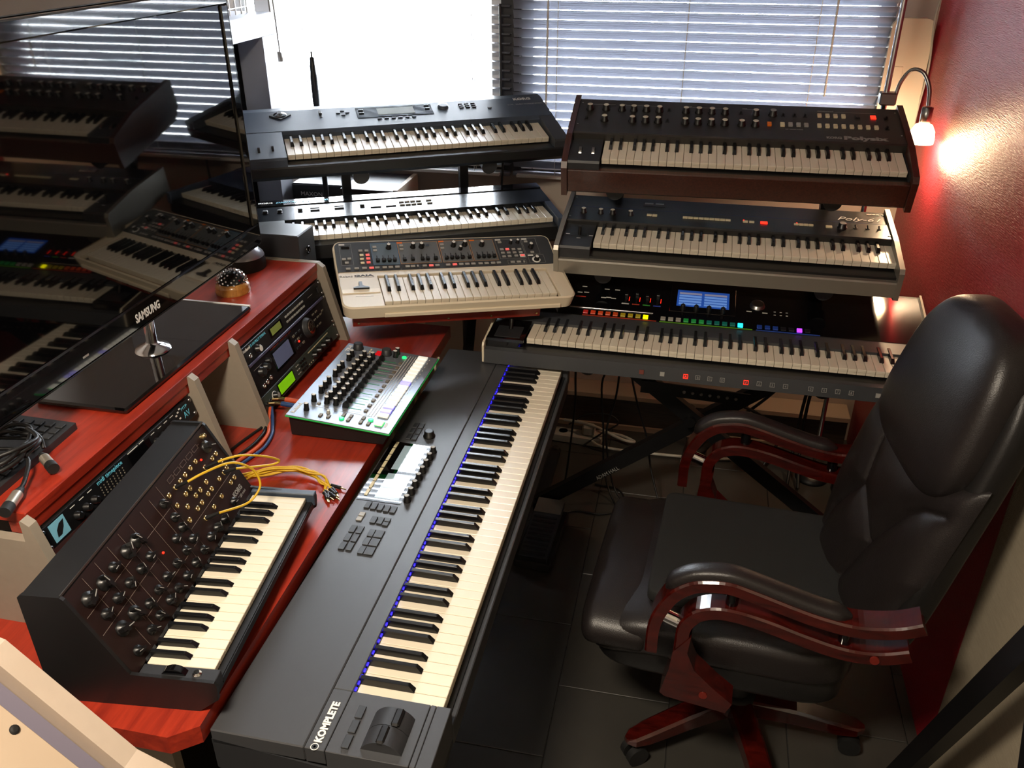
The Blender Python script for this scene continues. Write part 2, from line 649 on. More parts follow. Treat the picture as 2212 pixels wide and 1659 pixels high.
def knob_mesh(r, h, cap='knob_cap', skirt=1.25, body='knob', line=True):
    def mk():
        mb = MB()
        mb.lathe([(r * skirt, 0), (r * skirt, h * .18), (r, h * .3), (r * .92, h * .93), (r * .8, h)], 14)
        mb.lathe([(r * .78, h), (r * .7, h * 1.03)], 14, mi=1)
        if line:
            mb.box(-r * .12, r * .12, r * .1, r * 1.0, h * .9, h * 1.05, mi=1)
        return mb.mesh('knob', [M[body], M[cap]])
    return shared(('knob', r, h, cap, skirt, body, line), mk)


def btn_mesh(w, d, h, m, c=.0006):
    return shared(('btn', w, d, h, m, c), lambda: MB().box(-w / 2, w / 2, -d / 2, d / 2, 0, h, c).mesh('button', M[m]))


BLK = {1: -.0022, 3: .0022, 6: -.003, 8: 0., 10: .003}
WHITE_PC = (0, 2, 4, 5, 7, 9, 11)


def add_keys(root, start_pc, n, pitch, L, front=.017, blen=.60, bw=.0112, bh=.0105, T=I4):
    """white and black keys, each its own part; front edge of the white tops on y=0, z=0"""
    g = .00055
    wm = MB()
    wm.box(g, pitch - g, 0, L, -.009, 0, .0009)
    wm.box(g, pitch - g, .0015, .006, -front, -.008, .0005)
    wme = wm.mesh('white_key', M['white_key'])
    lb = L * blen
    b0, b1 = L - lb, L
    k = bw / 2
    s = k * .72
    vs = [(-k, b0, -.006), (k, b0, -.006), (k, b1, -.006), (-k, b1, -.006),
          (-k, b0 + .001, .001), (k, b0 + .001, .001), (k, b1, .001), (-k, b1, .001),
          (-s, b0 + .010, bh), (s, b0 + .010, bh), (s, b1, bh), (-s, b1, bh),
          (-s * .8, b0 + .012, bh + .0008), (s * .8, b0 + .012, bh + .0008), (s * .8, b1, bh + .0008), (-s * .8, b1, bh + .0008)]
    fs = []
    for lv in range(3):
        a = lv * 4
        fs += [(a, a + 1, a + 5, a + 4), (a + 1, a + 2, a + 6, a + 5), (a + 2, a + 3, a + 7, a + 6), (a + 3, a, a + 4, a + 7)]
    fs.append((12, 13, 14, 15))
    bme = MB().add(vs, fs).mesh('black_key', M['black_key'])
    wi = 0
    pc = start_pc
    for i in range(n):
        if pc in WHITE_PC:
            place('white_key', wme, root, T @ TR(wi * pitch, 0, 0))
            wi += 1
        else:
            place('black_key', bme, root, T @ TR(wi * pitch + BLK[pc] * pitch / .0235, 0, 0))
        pc = (pc + 1) % 12
    return wi * pitch


P61 = .0235
W61 = 36 * P61


def wheel(root, x, y, z, r=.022, w=.007, m='black_gloss', up=.008):
    MB().cyl((x - w / 2, y, z - r + up), (x + w / 2, y, z - r + up), r, n=24).build('wheel', M[m], root)


# ------------------------------------------------------------------ 01: dark slate workstation, upper tier of the corner stand
def synth_slate():
    t = thing('synthesizer', 'slate grey synthesizer with a wide display on the upper tier by the bright window', 'synthesizer',
              (-1.2219, 2.4512, 1.2385), rzyx(29.11, 12.13), base=(.39, .13, -.07))
    x0, x1, yb = -.128, .900, .312
    L = .137
    b = MB()
    # under-tray, panel hump, end blocks
    b.prism([(-.042, -.022), (-.042, -.05), (-.02, -.07), (yb - .03, -.07), (yb, -.03), (yb, -.012)], x0 + .006, x1 - .006)
    b.build('bottom_case', M['black'], t)
    MB().prism([(.116, -.02), (.116, .012), (.13, .02), (yb - .045, .028), (yb - .012, .024), (yb, .012), (yb, -.012)], x0, x1).build('control_panel', M['slate'], t)
    MB().prism([(-.046, -.024), (-.046, .006), (-.04, .012), (.128, .019), (.128, -.03)], x0, -.004).build('wheel_block', M['slate'], t)
    MB().prism([(-.046, -.024), (-.046, .004), (-.04, .010), (.128, .019), (.128, -.03)], W61 + .005, x1).build('end_block', M['charcoal'], t)
    MB().box(x0 + .002, x1 - .002, -.05, -.03, -.05, -.016, .004).build('front_rail', M['black'], t)
    MB().box(-.004, W61 + .005, -.03, .12, -.03, -.02).build('key_bed', M['black'], t)
    add_keys(t, 0, 61, P61, L)
    T = panel_frame(.13, .0202, .273, .0282)
    f = lambda y: y - .13
    # display window
    MB().box(.246, .50, f(.185), f(.255), 0, .0015, .0006, T=T).build('display_window', M['black_gloss'], t)
    MB().box(.315, .438, f(.198), f(.243), .0014, .0022, T=T).build('display', M['lcd_grey'], t)
    for i in range(6):
        inst(t, 'button', btn_mesh(.014, .006, .003, 'slate'), T, .315 + i * .0228, f(.173))
    for x, y in ((.262, .235), (.262, .215), (.484, .243), (.484, .222)):
        inst(t, 'button', btn_mesh(.016, .0055, .004, 'slate'), T, x, f(y), .0012)
    for x, y in ((.187, .228), (.202, .242), (.217, .228), (.202, .213)):
        inst(t, 'button', btn_mesh(.013, .006, .003, 'slate'), T, x, f(y))
    for r_ in range(3):
        for c in range(3):
            inst(t, 'button', btn_mesh(.014, .0055, .003, 'btn_dark'), T, .602 + c * .022, f(.216) + r_ * .013)
    inst(t, 'button', btn_mesh(.014, .005, .003, 'btn_dark'), T, .697, f(.203))
    inst(t, 'dial', knob_mesh(.0175, .008, 'slate', 1.08, 'slate', False), T, .54, f(.23))
    # square joystick well, value slider
    d = MB()
    for r_, z in ((.030, .004),):
        d.prism([(0, -r_), (r_ * 1.15, 0), (0, r_), (-r_ * 1.15, 0)], 0, z, 'z', T=T @ TR(.002, f(.233), 0))
    d.build('joystick_bezel', M['black_satin'], t)
    MB().lathe([(.021, .004), (.019, .0052), (.006, .0045)], 20, T=T @ TR(.002, f(.233), 0)).build('joystick', M['black_gloss'], t)
    MB().box(.1255, .1335, f(.205), f(.255), 0, .001, T=T).build('slider_slot', M['black'], t)
    MB().box(.1245, .1345, f(.222), f(.234), 0, .008, .001, T=T).build('slider', M['btn_dark'], t)
    wheel(t, -.082, .017, .014)
    wheel(t, -.041, .021, .014)
    text(t, 'KORG', T, .795, f(.248), .001, .022, M['print'], .062, .03)
    text(t, '01/W   MUSIC WORKSTATION', T, .765, f(.212), .001, .012, M['print_dim'], .125)
    return t


synth_slate()


# ------------------------------------------------------------------ DW: glossy black synth, lower tier
def synth_gloss():
    t = thing('synthesizer', 'glossy black synthesizer with silver-blue control strip on the lower tier of the corner stand', 'synthesizer',
              (-1.1978, 2.3366, 1.0167), rzyx(26.1, .5), base=(.39, .13, -.075))
    L = .14
    x0, x1, yb = -.1, .872, .315
    MB().prism([(-.038, -.02), (-.038, -.062), (-.02, -.075), (yb, -.075), (yb, -.01)], x0 + .003, x1 - .003).build('bottom_case', M['black'], t)
    MB().prism([(.122, -.02), (.122, .016), (.25, .024), (.252, -.01)], x0, x1).build('control_panel', mat('blue_black_sheen', '1b2028', .22, metal=.35), t)
    MB().prism([(.25, -.02), (.25, .027), (yb - .01, .028), (yb, .02), (yb, -.02)], x0, x1).build('rear_deck', M['black_gloss'], t)
    MB().prism([(-.042, -.03), (-.042, .008), (.124, .016), (.124, -.03)], x0, -.005).build('end_block', M['charcoal'], t)
    MB().prism([(-.042, -.03), (-.042, .008), (.124, .016), (.124, -.03)], W61 + .005, x1).build('end_block', M['slate'], t)
    MB().box(-.005, W61 + .005, -.034, -.006, -.05, -.03, .002).build('front_rail', M['black_satin'], t)
    MB().box(-.005, W61 + .005, -.02, .122, -.03, -.021).build('key_bed', M['black'], t)
    # felted key fronts hang below the whites
    kf = shared('keyfront', lambda: MB().box(.0008, P61 - .0008, -.0005, .002, -.030, -.016).mesh('key_front', M['charcoal']))
    for i in range(36):
        place('key_front', kf, t, TR(i * P61, 0, 0))
    add_keys(t, 0, 61, P61, L)
    T = panel_frame(.122, .0161, .25, .0241)
    f = lambda y: y - .122
    for x in (-.063, -.018, .047, .247):
        MB().box(x - .0085, x + .0085, f(.186), f(.214), 0, .001, T=T).build('slider_slot', M['black'], t)
        MB().box(x - .007, x + .007, f(.193), f(.206), 0, .007, .001, T=T).build('slider', M['btn_dark'], t)
    for x, y in ((.094, .207), (.094, .19), (.172, .2075), (.172, .1925)):
        inst(t, 'button', btn_mesh(.03, .008, .004, 'charcoal'), T, x, f(y))
    for x in (.29, .34):
        inst(t, 'button', btn_mesh(.034, .006, .003, 'charcoal'), T, x, f(.18))
    for r_ in range(2):
        for c in range(4):
            inst(t, 'button', btn_mesh(.0165, .008, .004, 'btn_grey'), T, .378 + c * .019, f(.182) + r_ * .026)
        inst(t, 'button', btn_mesh(.018, .008, .004, 'btn_grey'), T, .47, f(.182) + r_ * .026)
    T2 = TR(0, .252, .0275)
    text(t, 'KORG', T2, -.085, .018, .001, .018, M['print'], .045, .03)
    text(t, 'DIGITAL', T2, -.03, .016, .001, .022, M['print_teal'], .07, 0, .35)
    text(t, 'DW-8000', T2, .055, .016, .001, .022, M['print_teal'], .085, 0, .35)
    return t


synth_gloss()


# ------------------------------------------------------------------ Polysix: wooden cheeks
def synth_walnut():
    t = thing('synthesizer', 'brown-black synthesizer with wooden cheeks and many knobs beside the lit lamp', 'synthesizer',
              (-.2702, 2.5223, 1.2594), rzyx(1.69, 15.44), base=(.38, .13, -.09))
    L = .137
    x0, x1, yb = -.096, .853, .325
    MB().prism([(-.03, -.03), (-.03, -.095), (yb, -.095), (yb, .0), (.11, -.03)], x0, x1).build('bottom_case', M['dark_panel'], t)
    MB().prism([(.107, -.02), (.107, .022), (.112, .025), (yb, .025), (yb, -.02)], x0, x1).build('control_panel', M['brown_panel'], t)
    MB().box(x0, x1, -.034, -.014, -.092, -.022, .002).build('front_rail', M['walnut'], t)
    for a, c in ((x0 - .017, x0), (x1, x1 + .017)):
        MB().prism([(-.045, -.1), (-.045, -.01), (-.035, .006), (.09, .030), (yb + .01, .034), (yb + .01, -.06), (yb - .03, -.1)], a, c).build('wooden_cheek', M['walnut'], t)
    MB().prism([(-.027, -.03), (-.027, -.002), (-.022, .004), (.107, .004), (.107, -.03)], x0, -.004).build('wheel_block', M['black_satin'], t)
    MB().box(W61 + .003, x1, -.014, .107, -.03, -.004).build('end_block', M['black_satin'], t)
    MB().box(-.004, W61 + .003, -.014, .107, -.032, -.023).build('key_bed', M['black'], t)
    add_keys(t, 0, 61, P61, L)
    T = TR(0, 0, .0252)
    kn = knob_mesh(.0105, .017, 'knob_cap', 1.2, 'knob', False)
    for x in (-.0607, -.011, .038, .0743, .1126, .1523, .2325, .2712, .3102, .3495, .4396):
        inst(t, 'knob', kn, T, x, .258)
    inst(t, 'knob', knob_mesh(.0115, .018, 'print_dim', 1.2, 'knob', False), T, .49, .258)
    for x in (-.0094, .0743, .1139, .1519, .232, .2694, .3087, .3479, .3971, .4369):
        inst(t, 'knob', kn, T, x, .187)
    for x, y in ((-.065, .196), (.181, .263), (.179, .195), (.396, .262), (.52, .258), (.553, .258), (.583, .258), (.815, .261), (.81, .199)):
        MB().box(x - .006, x + .006, y - .006, y + .006, 0, .0008, T=T).build('switch_plate', M['black'], t)
        MB().box(x - .0028, x + .0028, y - .003, y + .004, 0, .009, .001, T=T).build('switch', M['knob'], t)
    inst(t, 'button', btn_mesh(.0125, .019, .006, 'btn_orange'), T, .4774, .197)
    inst(t, 'button', btn_mesh(.0125, .019, .006, 'btn_cream'), T, .515, .197)
    for x in (.538, .561, .583):
        inst(t, 'button', btn_mesh(.012, .018, .006, 'btn_grey'), T, x, .199)
    for i in range(4):
        inst(t, 'button', btn_mesh(.0115, .018, .006, 'btn_cream'), T, .625 + i * .0229, .262)
    for i in range(8):
        inst(t, 'button', btn_mesh(.0115, .018, .006, 'btn_cream'), T, .62 + i * .0228, .198)
    inst(t, 'button', btn_mesh(.013, .014, .005, 'dark_panel'), T, .734, .262)
    inst(t, 'led_display', btn_mesh(.015, .019, .003, 'led_red'), T, .779, .265)
    text(t, 'KORG', T, .635, .127, .0005, .017, M['print_dim'], .042, .04)
    text(t, 'Polysix', T, .683, .125, .0005, .028, M['print_dim'], .122, .05)
    text(t, 'KEY ASSIGN MODE', T, .522, .172, .0005, .006, M['print_dim'], .05)
    for x in (-.088, .845):
        for y in (.30, .16):
            MB().lathe([(.003, 0), (.0025, .0015)], 8, T=T @ TR(x, y, 0)).build('screw', M['steel'], t)
    for x0_, w_, s_ in ((-.075, .09, 'MG'), (.03, .13, 'VCO'), (.235, .12, 'VCF'), (.40, .06, 'VCA'), (.62, .17, 'PROGRAMMER')):
        MB().box(x0_, x0_ + w_, .292, .2928, 0, .0003, T=T).build('panel_line', M['print_dim'], t)
        text(t, s_, T, x0_ + .002, .294, .0002, .007, M['print_dim'])
    # two chrome pitch / mod wheels
    wheel(t, -.065, .036, .006, .02, .008, 'steel')
    wheel(t, -.027, .036, .006, .02, .008, 'steel')
    return t


synth_walnut()


# ------------------------------------------------------------------ Poly-61: silver grey ends
def synth_silver():
    t = thing('synthesizer', 'black-topped synthesizer with silver grey ends and front on the middle tier beside the red wall', 'synthesizer',
              (-.273, 2.4302, 1.0347), rzyx(0, 8.36), base=(.38, .12, -.08))
    L = .136
    x0, x1, yb = -.094, .843, .287
    MB().prism([(-.04, -.03), (-.04, -.075), (-.02, -.088), (yb, -.07), (yb, 0), (.1, -.03)], x0, x1).build('bottom_case', M['grey_metal'], t)
    MB().prism([(.105, -.02), (.105, .016), (.109, .02), (.2, .02), (.203, .017), (yb, .017), (yb, -.02)], x0, x1).build('control_panel', M['dark_panel'], t)
    for a, c in ((x0 - .014, x0), (x1, x1 + .014)):
        MB().prism([(-.06, -.082), (-.06, .0), (-.052, .012), (.09, .026), (yb + .006, .028), (yb + .006, -.06), (-.03, -.088)], a, c).build('end_cheek', M['grey_metal'], t)
    MB().prism([(-.058, -.075), (-.058, -.034), (-.054, -.03), (-.035, -.03), (-.03, -.088)], x0, x1).build('front_rail', M['grey_metal'], t)
    MB().prism([(-.043, -.03), (-.043, .0), (-.038, .006), (.105, .006), (.105, -.03)], x0, -.004).build('joystick_block', M['black_satin'], t)
    MB().box(-.004, x1, -.04, .105, -.032, -.023).build('key_bed', M['black'], t)
    add_keys(t, 0, 61, P61, L)
    T = TR(0, 0, .0203)
    kn = knob_mesh(.0085, .015, 'knob_cap', 1.2, 'knob', False)
    for x in (-.05, .003, .039, .094):
        inst(t, 'knob', kn, T, x, .158)
    inst(t, 'knob', knob_mesh(.012, .016, 'btn_grey', 1.2, 'knob', False), T, .71, .162)
    bm = btn_mesh(.0148, .0095, .004, 'btn_cream')
    for i in range(2):
        inst(t, 'button', bm, T, .15 + i * .0165, .163)
    for i in range(9):
        inst(t, 'button', bm, T, .258 + i * .0158, .162)
    for i in range(2):
        inst(t, 'button', bm, T, .435 + i * .018, .16)
    inst(t, 'led_display', btn_mesh(.02, .012, .003, 'led_red'), T, .4886, .161)
    for i in range(4):
        inst(t, 'button', btn_mesh(.013, .009, .004, 'btn_cream'), T, .581 + i * .014, .163)
    inst(t, 'button', btn_mesh(.018, .012, .004, 'btn_cream'), T, .673, .16)
    for x, y in ((.43, .168), (.583, .171)):
        MB().lathe([(.0025, 0), (.002, .003)], 8, T=T @ TR(x, y, 0)).build('led', M['led_red'], t)
    for x in (.748, .782, .8136):
        MB().lathe([(.006, 0), (.006, .001), (.0035, .001), (.0035, .0006)], 12, T=T @ TR(x, .166, 0)).build('switch_hole', M['black'], t)
        MB().cyl((x, .166, .0203), (x - .002, .17, .030), .0022, n=8).build('toggle', M['knob'], t)
    MB().box(.126, .194, .232, .256, -.003, -.0015, .0005, T=T).build('cassette_slot', M['black_gloss'], t)
    for x in (.143, .176):
        MB().box(x - .013, x + .013, .247, .252, -.002, .001, T=T).build('jack_strip', M['steel'], t)
    MB().box(-.09, .838, .2065, .2075, -.003, -.0026, T=T).build('panel_line', mat('blue_line', '2a3a66', .5), t)
    text(t, 'Poly-61', T, .70, .219, -.002, .034, M['print'], .125, 0, .4)
    text(t, 'KORG', T, .79, .266, -.002, .008, M['print'], .036, .04)
    for x in (-.088, .836):
        for y in (.27, .128):
            MB().lathe([(.004, 0), (.0035, .0015)], 8, T=T @ TR(x, y, -.003 if y > .2 else 0)).build('screw', M['steel'], t)
    # joystick
    MB().box(-.068, -.022, .024, .045, .006, .0068).build('joystick_slot', M['black'], t)
    MB().cyl((-.045, .034, .005), (-.0445, .04, .032), .004, .0048, 10).build('joystick', M['knob'], t)
    for x, y in ((-.08, .037), (-.01, .033), (-.045, .014)):
        MB().box(x - .006, x + .006, y - .0012, y + .0012, .006, .0064).build('panel_mark', M['print'], t)
    return t


synth_silver()


# ------------------------------------------------------------------ Jupiter-80
def synth_rainbow():
    t = thing('synthesizer', 'long black synthesizer with rainbow row of lit buttons and blue screen on the lowest tier', 'synthesizer',
              (-.4212, 2.1796, .8266), rzyx(-.55, -.68), base=(.5, .16, -.064))
    WJ = 45 * P61
    L = .133
    x0, x1, yb = -.118, 1.108, .395
    MB().prism([(-.04, -.03), (-.04, -.055), (-.02, -.064), (yb, -.064), (yb, .02), (.14, -.03)], x0 + .006, x1 - .006).build('bottom_case', M['black'], t)
    MB().prism([(.103, -.02), (.103, .008), (.165, .012), (.165, -.02)], x0 + .006, x1 - .006).build('key_lid', M['charcoal'], t)
    MB().prism([(.165, -.02), (.165, .012), (yb, .067), (yb, -.02)], x0 + .006, x1 - .006).build('control_panel', M['black_satin'], t)
    MB().prism([(.168, .0125), (.168, .0135), (yb - .01, .0675), (yb - .01, .0665)], x0 + .008, x1 - .012).build('panel_sheet', M['black_gloss'], t)
    for a, c in ((x0, x0 + .006), (x1 - .006, x1)):
        MB().prism([(-.052, -.062), (-.052, -.012), (-.046, -.004), (.10, .014), (.165, .018), (yb + .003, .073), (yb + .003, -.062)], a, c).build('side_trim', M['cream_plastic'], t)
    MB().prism([(-.055, -.063), (-.048, -.024), (-.03, -.022), (-.03, -.063)], x0 + .006, x1 - .006).build('front_rail', M['charcoal'], t)
    MB().prism([(-.03, -.03), (-.03, -.004), (-.024, .002), (.104, .008), (.104, -.03)], x0 + .006, -.004).build('bender_block', M['black_gloss'], t)
    MB().box(WJ + .004, x1 - .006, -.03, .104, -.03, .004).build('end_block', M['black_gloss'], t)
    MB().box(-.004, WJ + .004, -.03, .103, -.032, -.023).build('key_bed', M['black'], t)
    add_keys(t, 4, 76, P61, L)
    MB().prism([(-.01, .0), (.055, .004), (.055, .008), (-.01, .004)], -.092, -.018).build('bender_plate', M['black_satin'], t)
    MB().cyl((-.055, .04, .004), (-.055, .055, .03), .006, .007, 10).build('bender_lever', M['black_gloss'], t)
    T = panel_frame(.165, .0122, .395, .0672)

    def lit(hexc, e):
        return shared(('lit', hexc, e), lambda: mat('lit_button', hexc, .35, emit=e))
    rows = []
    for i, c in enumerate(('a8201c', 'b8381a', 'b8401a', 'b8401a', 'b04018', '9a8418', '9a8418', '9a8820', 'fff200')):
        rows.append((.1421 + i * .02218, c, 2.2 if i == 8 else .12))
    for i, c in enumerate(('8a8478', '8a8478', '8a8478', '1c8a3a', '1f8a40', '1f8a40', '126a5c', '12685c', '12685c', '12685c', '20e8ff')):
        rows.append((.3706 + i * .02206, c, 2.0 if i == 10 else .1))
    for i, c in enumerate(('1c3a8a', '1c3a8a', '1c3a8a', '15151a', '15151a', '8a30f0', '15151a')):
        rows.append((.6446 + i * .0221, c, 2.2 if i == 5 else .06))
    for x, c, e in rows:
        lm = lit(c, e)
        me = shared(('jb', c, e), lambda: MB().box(-.0072, .0072, -.008, .008, 0, .004, .0007).mesh('button', lm))
        inst(t, 'button', me, T, x, .0185, .001)
        MB().box(x - .007, x + .007, .0275, .0290, .001, .0016, T=T).build('button_tab', M['btn_grey'], t)
    for a, c, hx in ((.134, .352, 'a83018'), (.361, .625, '5fa01c'), (.635, .811, '2c4ca8')):
        MB().box(a, c, .003, .0065, .0008, .0018, T=T).build('colour_strip', mat('colour_strip', hx, .4), t)
    MB().box(.09, .34, .038, .0435, .0008, .004, .001, T=T).build('chrome_strip', M['chrome'], t)
    # screen
    MB().box(.385, .576, .06, .192, .0008, .003, .001, T=T).build('screen_bezel', M['black_gloss'], t)
    MB().box(.404, .557, .089, .171, .003, .0036, T=T).build('screen', mat('screen_blue', '1d3f86', .15, emit=.8), t)
    for i in range(5):
        for k in range(2):
            a = .410 + k * .074
            MB().box(a, a + .066, .096 + i * .0135, .1055 + i * .0135, .0036, .0039, T=T).build('screen_row', mat('screen_row', '5f86c8' if i < 4 else '7a7a90', .2, emit=.55), t)
    for x in (.424, .4626, .4993, .5398):
        inst(t, 'knob', knob_mesh(.0075, .016, 'btn_dark', 1.15, 'knob'), T, x, .074, .003)
    inst(t, 'dial', knob_mesh(.0205, .012, 'steel', 1.1, 'steel', False), T, .6384, .122)
    for i, c in enumerate(('d0d0d0', 'a83a28', '3f9a3a', '3a4cb0')):
        x = .253 + i * .0315
        MB().box(x - .003, x + .003, .085, .15, .001, .0016, T=T).build('slider_slot', M['black'], t)
        MB().box(x - .005, x + .005, .112 + .008 * (i % 2), .124 + .008 * (i % 2), .001, .011, .001, T=T).build('slider', M['knob'], t)
        MB().box(x + .009, x + .0105, .095, .118 + .012 * (i == 1), .001, .0016, T=T).build('level_light', M['led_red'], t)
        MB().box(x - .011, x + .011, .0765, .0815, .001, .0016, T=T).build('colour_mark', mat('colour_mark', c, .5), t)
    for a, c in ((.09, .165), (.17, .25), (.26, .36), (.60, .655), (.665, .755)):
        MB().box(a, c, .186, .196, .0008, .0013, T=T).build('title_bar', M['print_red'], t)
        MB().box(a, c, .196, .1966, .0008, .0013, T=T).build('panel_line', M['print_red'], t)
    for x, y in ((.19, .145), (.222, .145), (.185, .10), (.2, .103), (.215, .1), (.12, .15), (.11, .118), (.13, .12), (.615, .092), (.66, .09)):
        MB().box(x - .0075, x + .0075, y - .002, y + .002, .001, .002, T=T).build('button', M['print'], t)
    MB().box(.1, .131, .094, .1, .001, .0016, T=T).build('red_mark', mat('red_mark', 'c03a2a', .5), t)
    for x in (.688, .705, .722):
        for y in (.085, .1):
            MB().box(x - .003, x + .003, y - .0015, y + .0015, .001, .0015, T=T).build('panel_mark', M['print'], t)
    text(t, 'REGISTRATION', T, .683, .123, .001, .0085, mat('red_lettering', 'b5452f', .5), .075, .02)
    text(t, 'JUPITER-80', T, .862, .176, .001, .021, M['print_dim'], .205, .02)
    MB().box(1.022, 1.042, .070, .076, .0006, .001, T=T).build('small_mark', M['print'], t)
    MB().box(1.05, 1.068, .072, .0742, .0006, .001, T=T).build('small_mark', M['print'], t)
    # square buttons on the front edge
    TF = Matrix.Translation((0, -.0545, -.0585)) @ Matrix.Rotation(R(80), 4, 'X')
    xs = [.333, .389, .452, .484, .516, .549, .611, .645, .679, .713, .777, .811, .845, .879, .945]
    sq = shared('sq', lambda: MB().box(-.0062, .0062, -.0062, .0062, 0, .002, .0005).mesh('button', M['charcoal']))
    for i, x in enumerate(xs):
        o = inst(t, 'button', sq, TF, x, .015, .001)
        mt = {0: mat('dim_red', '6a3026', .5), 1: M['btn_grey'], 2: M['led_red'], 6: M['led_red'], 14: M['btn_grey']}.get(i, M['btn_dark'])
        ring = MB()
        a, c = .0062, .0050
        z = .0032
        ring.box(x - a, x + a, .015 + c, .015 + a, z, z + .0004, T=TF)
        ring.box(x - a, x + a, .015 - a, .015 - c, z, z + .0004, T=TF)
        ring.box(x - a, x - c, .015 - c, .015 + c, z, z + .0004, T=TF)
        ring.box(x + c, x + a, .015 - c, .015 + c, z, z + .0004, T=TF)
        ring.build('button_ring', M['led_red'] if i in (2, 6) else (M['print_dim'] if i not in (0,) else mt), t)
        if i in (1, 14, 0):
            MB().box(x - .0052, x + .0052, .0098, .0202, .003, .0034, T=TF).build('button_face', mt, t)
        else:
            ch = {2: 'A', 3: 'B', 4: 'C', 5: 'D', 6: '1', 7: '2', 8: '3', 9: '4', 10: '5', 11: '6', 12: '7', 13: '8'}[i]
            text(t, ch, TF, x, .0118, .003, .009, M['led_red'] if i in (2, 6) else M['print_dim'], align='CENTER')
    return t


synth_rainbow()


# ------------------------------------------------------------------ GAIA
def round_rect(x0, x1, y0, y1, r, n=6, rs=None):
    rs = rs or (r, r, r, r)
    pts = []
    for (cx, cy, a0, rr) in ((x0 + rs[0], y0 + rs[0], 180, rs[0]), (x1 - rs[1], y0 + rs[1], 270, rs[1]), (x1 - rs[2], y1 - rs[2], 0, rs[2]), (x0 + rs[3], y1 - rs[3], 90, rs[3])):
        for i in range(n + 1):
            a = R(a0 + 90 * i / n)
            pts.append((cx + rr * math.cos(a), cy + rr * math.sin(a)))
    return pts


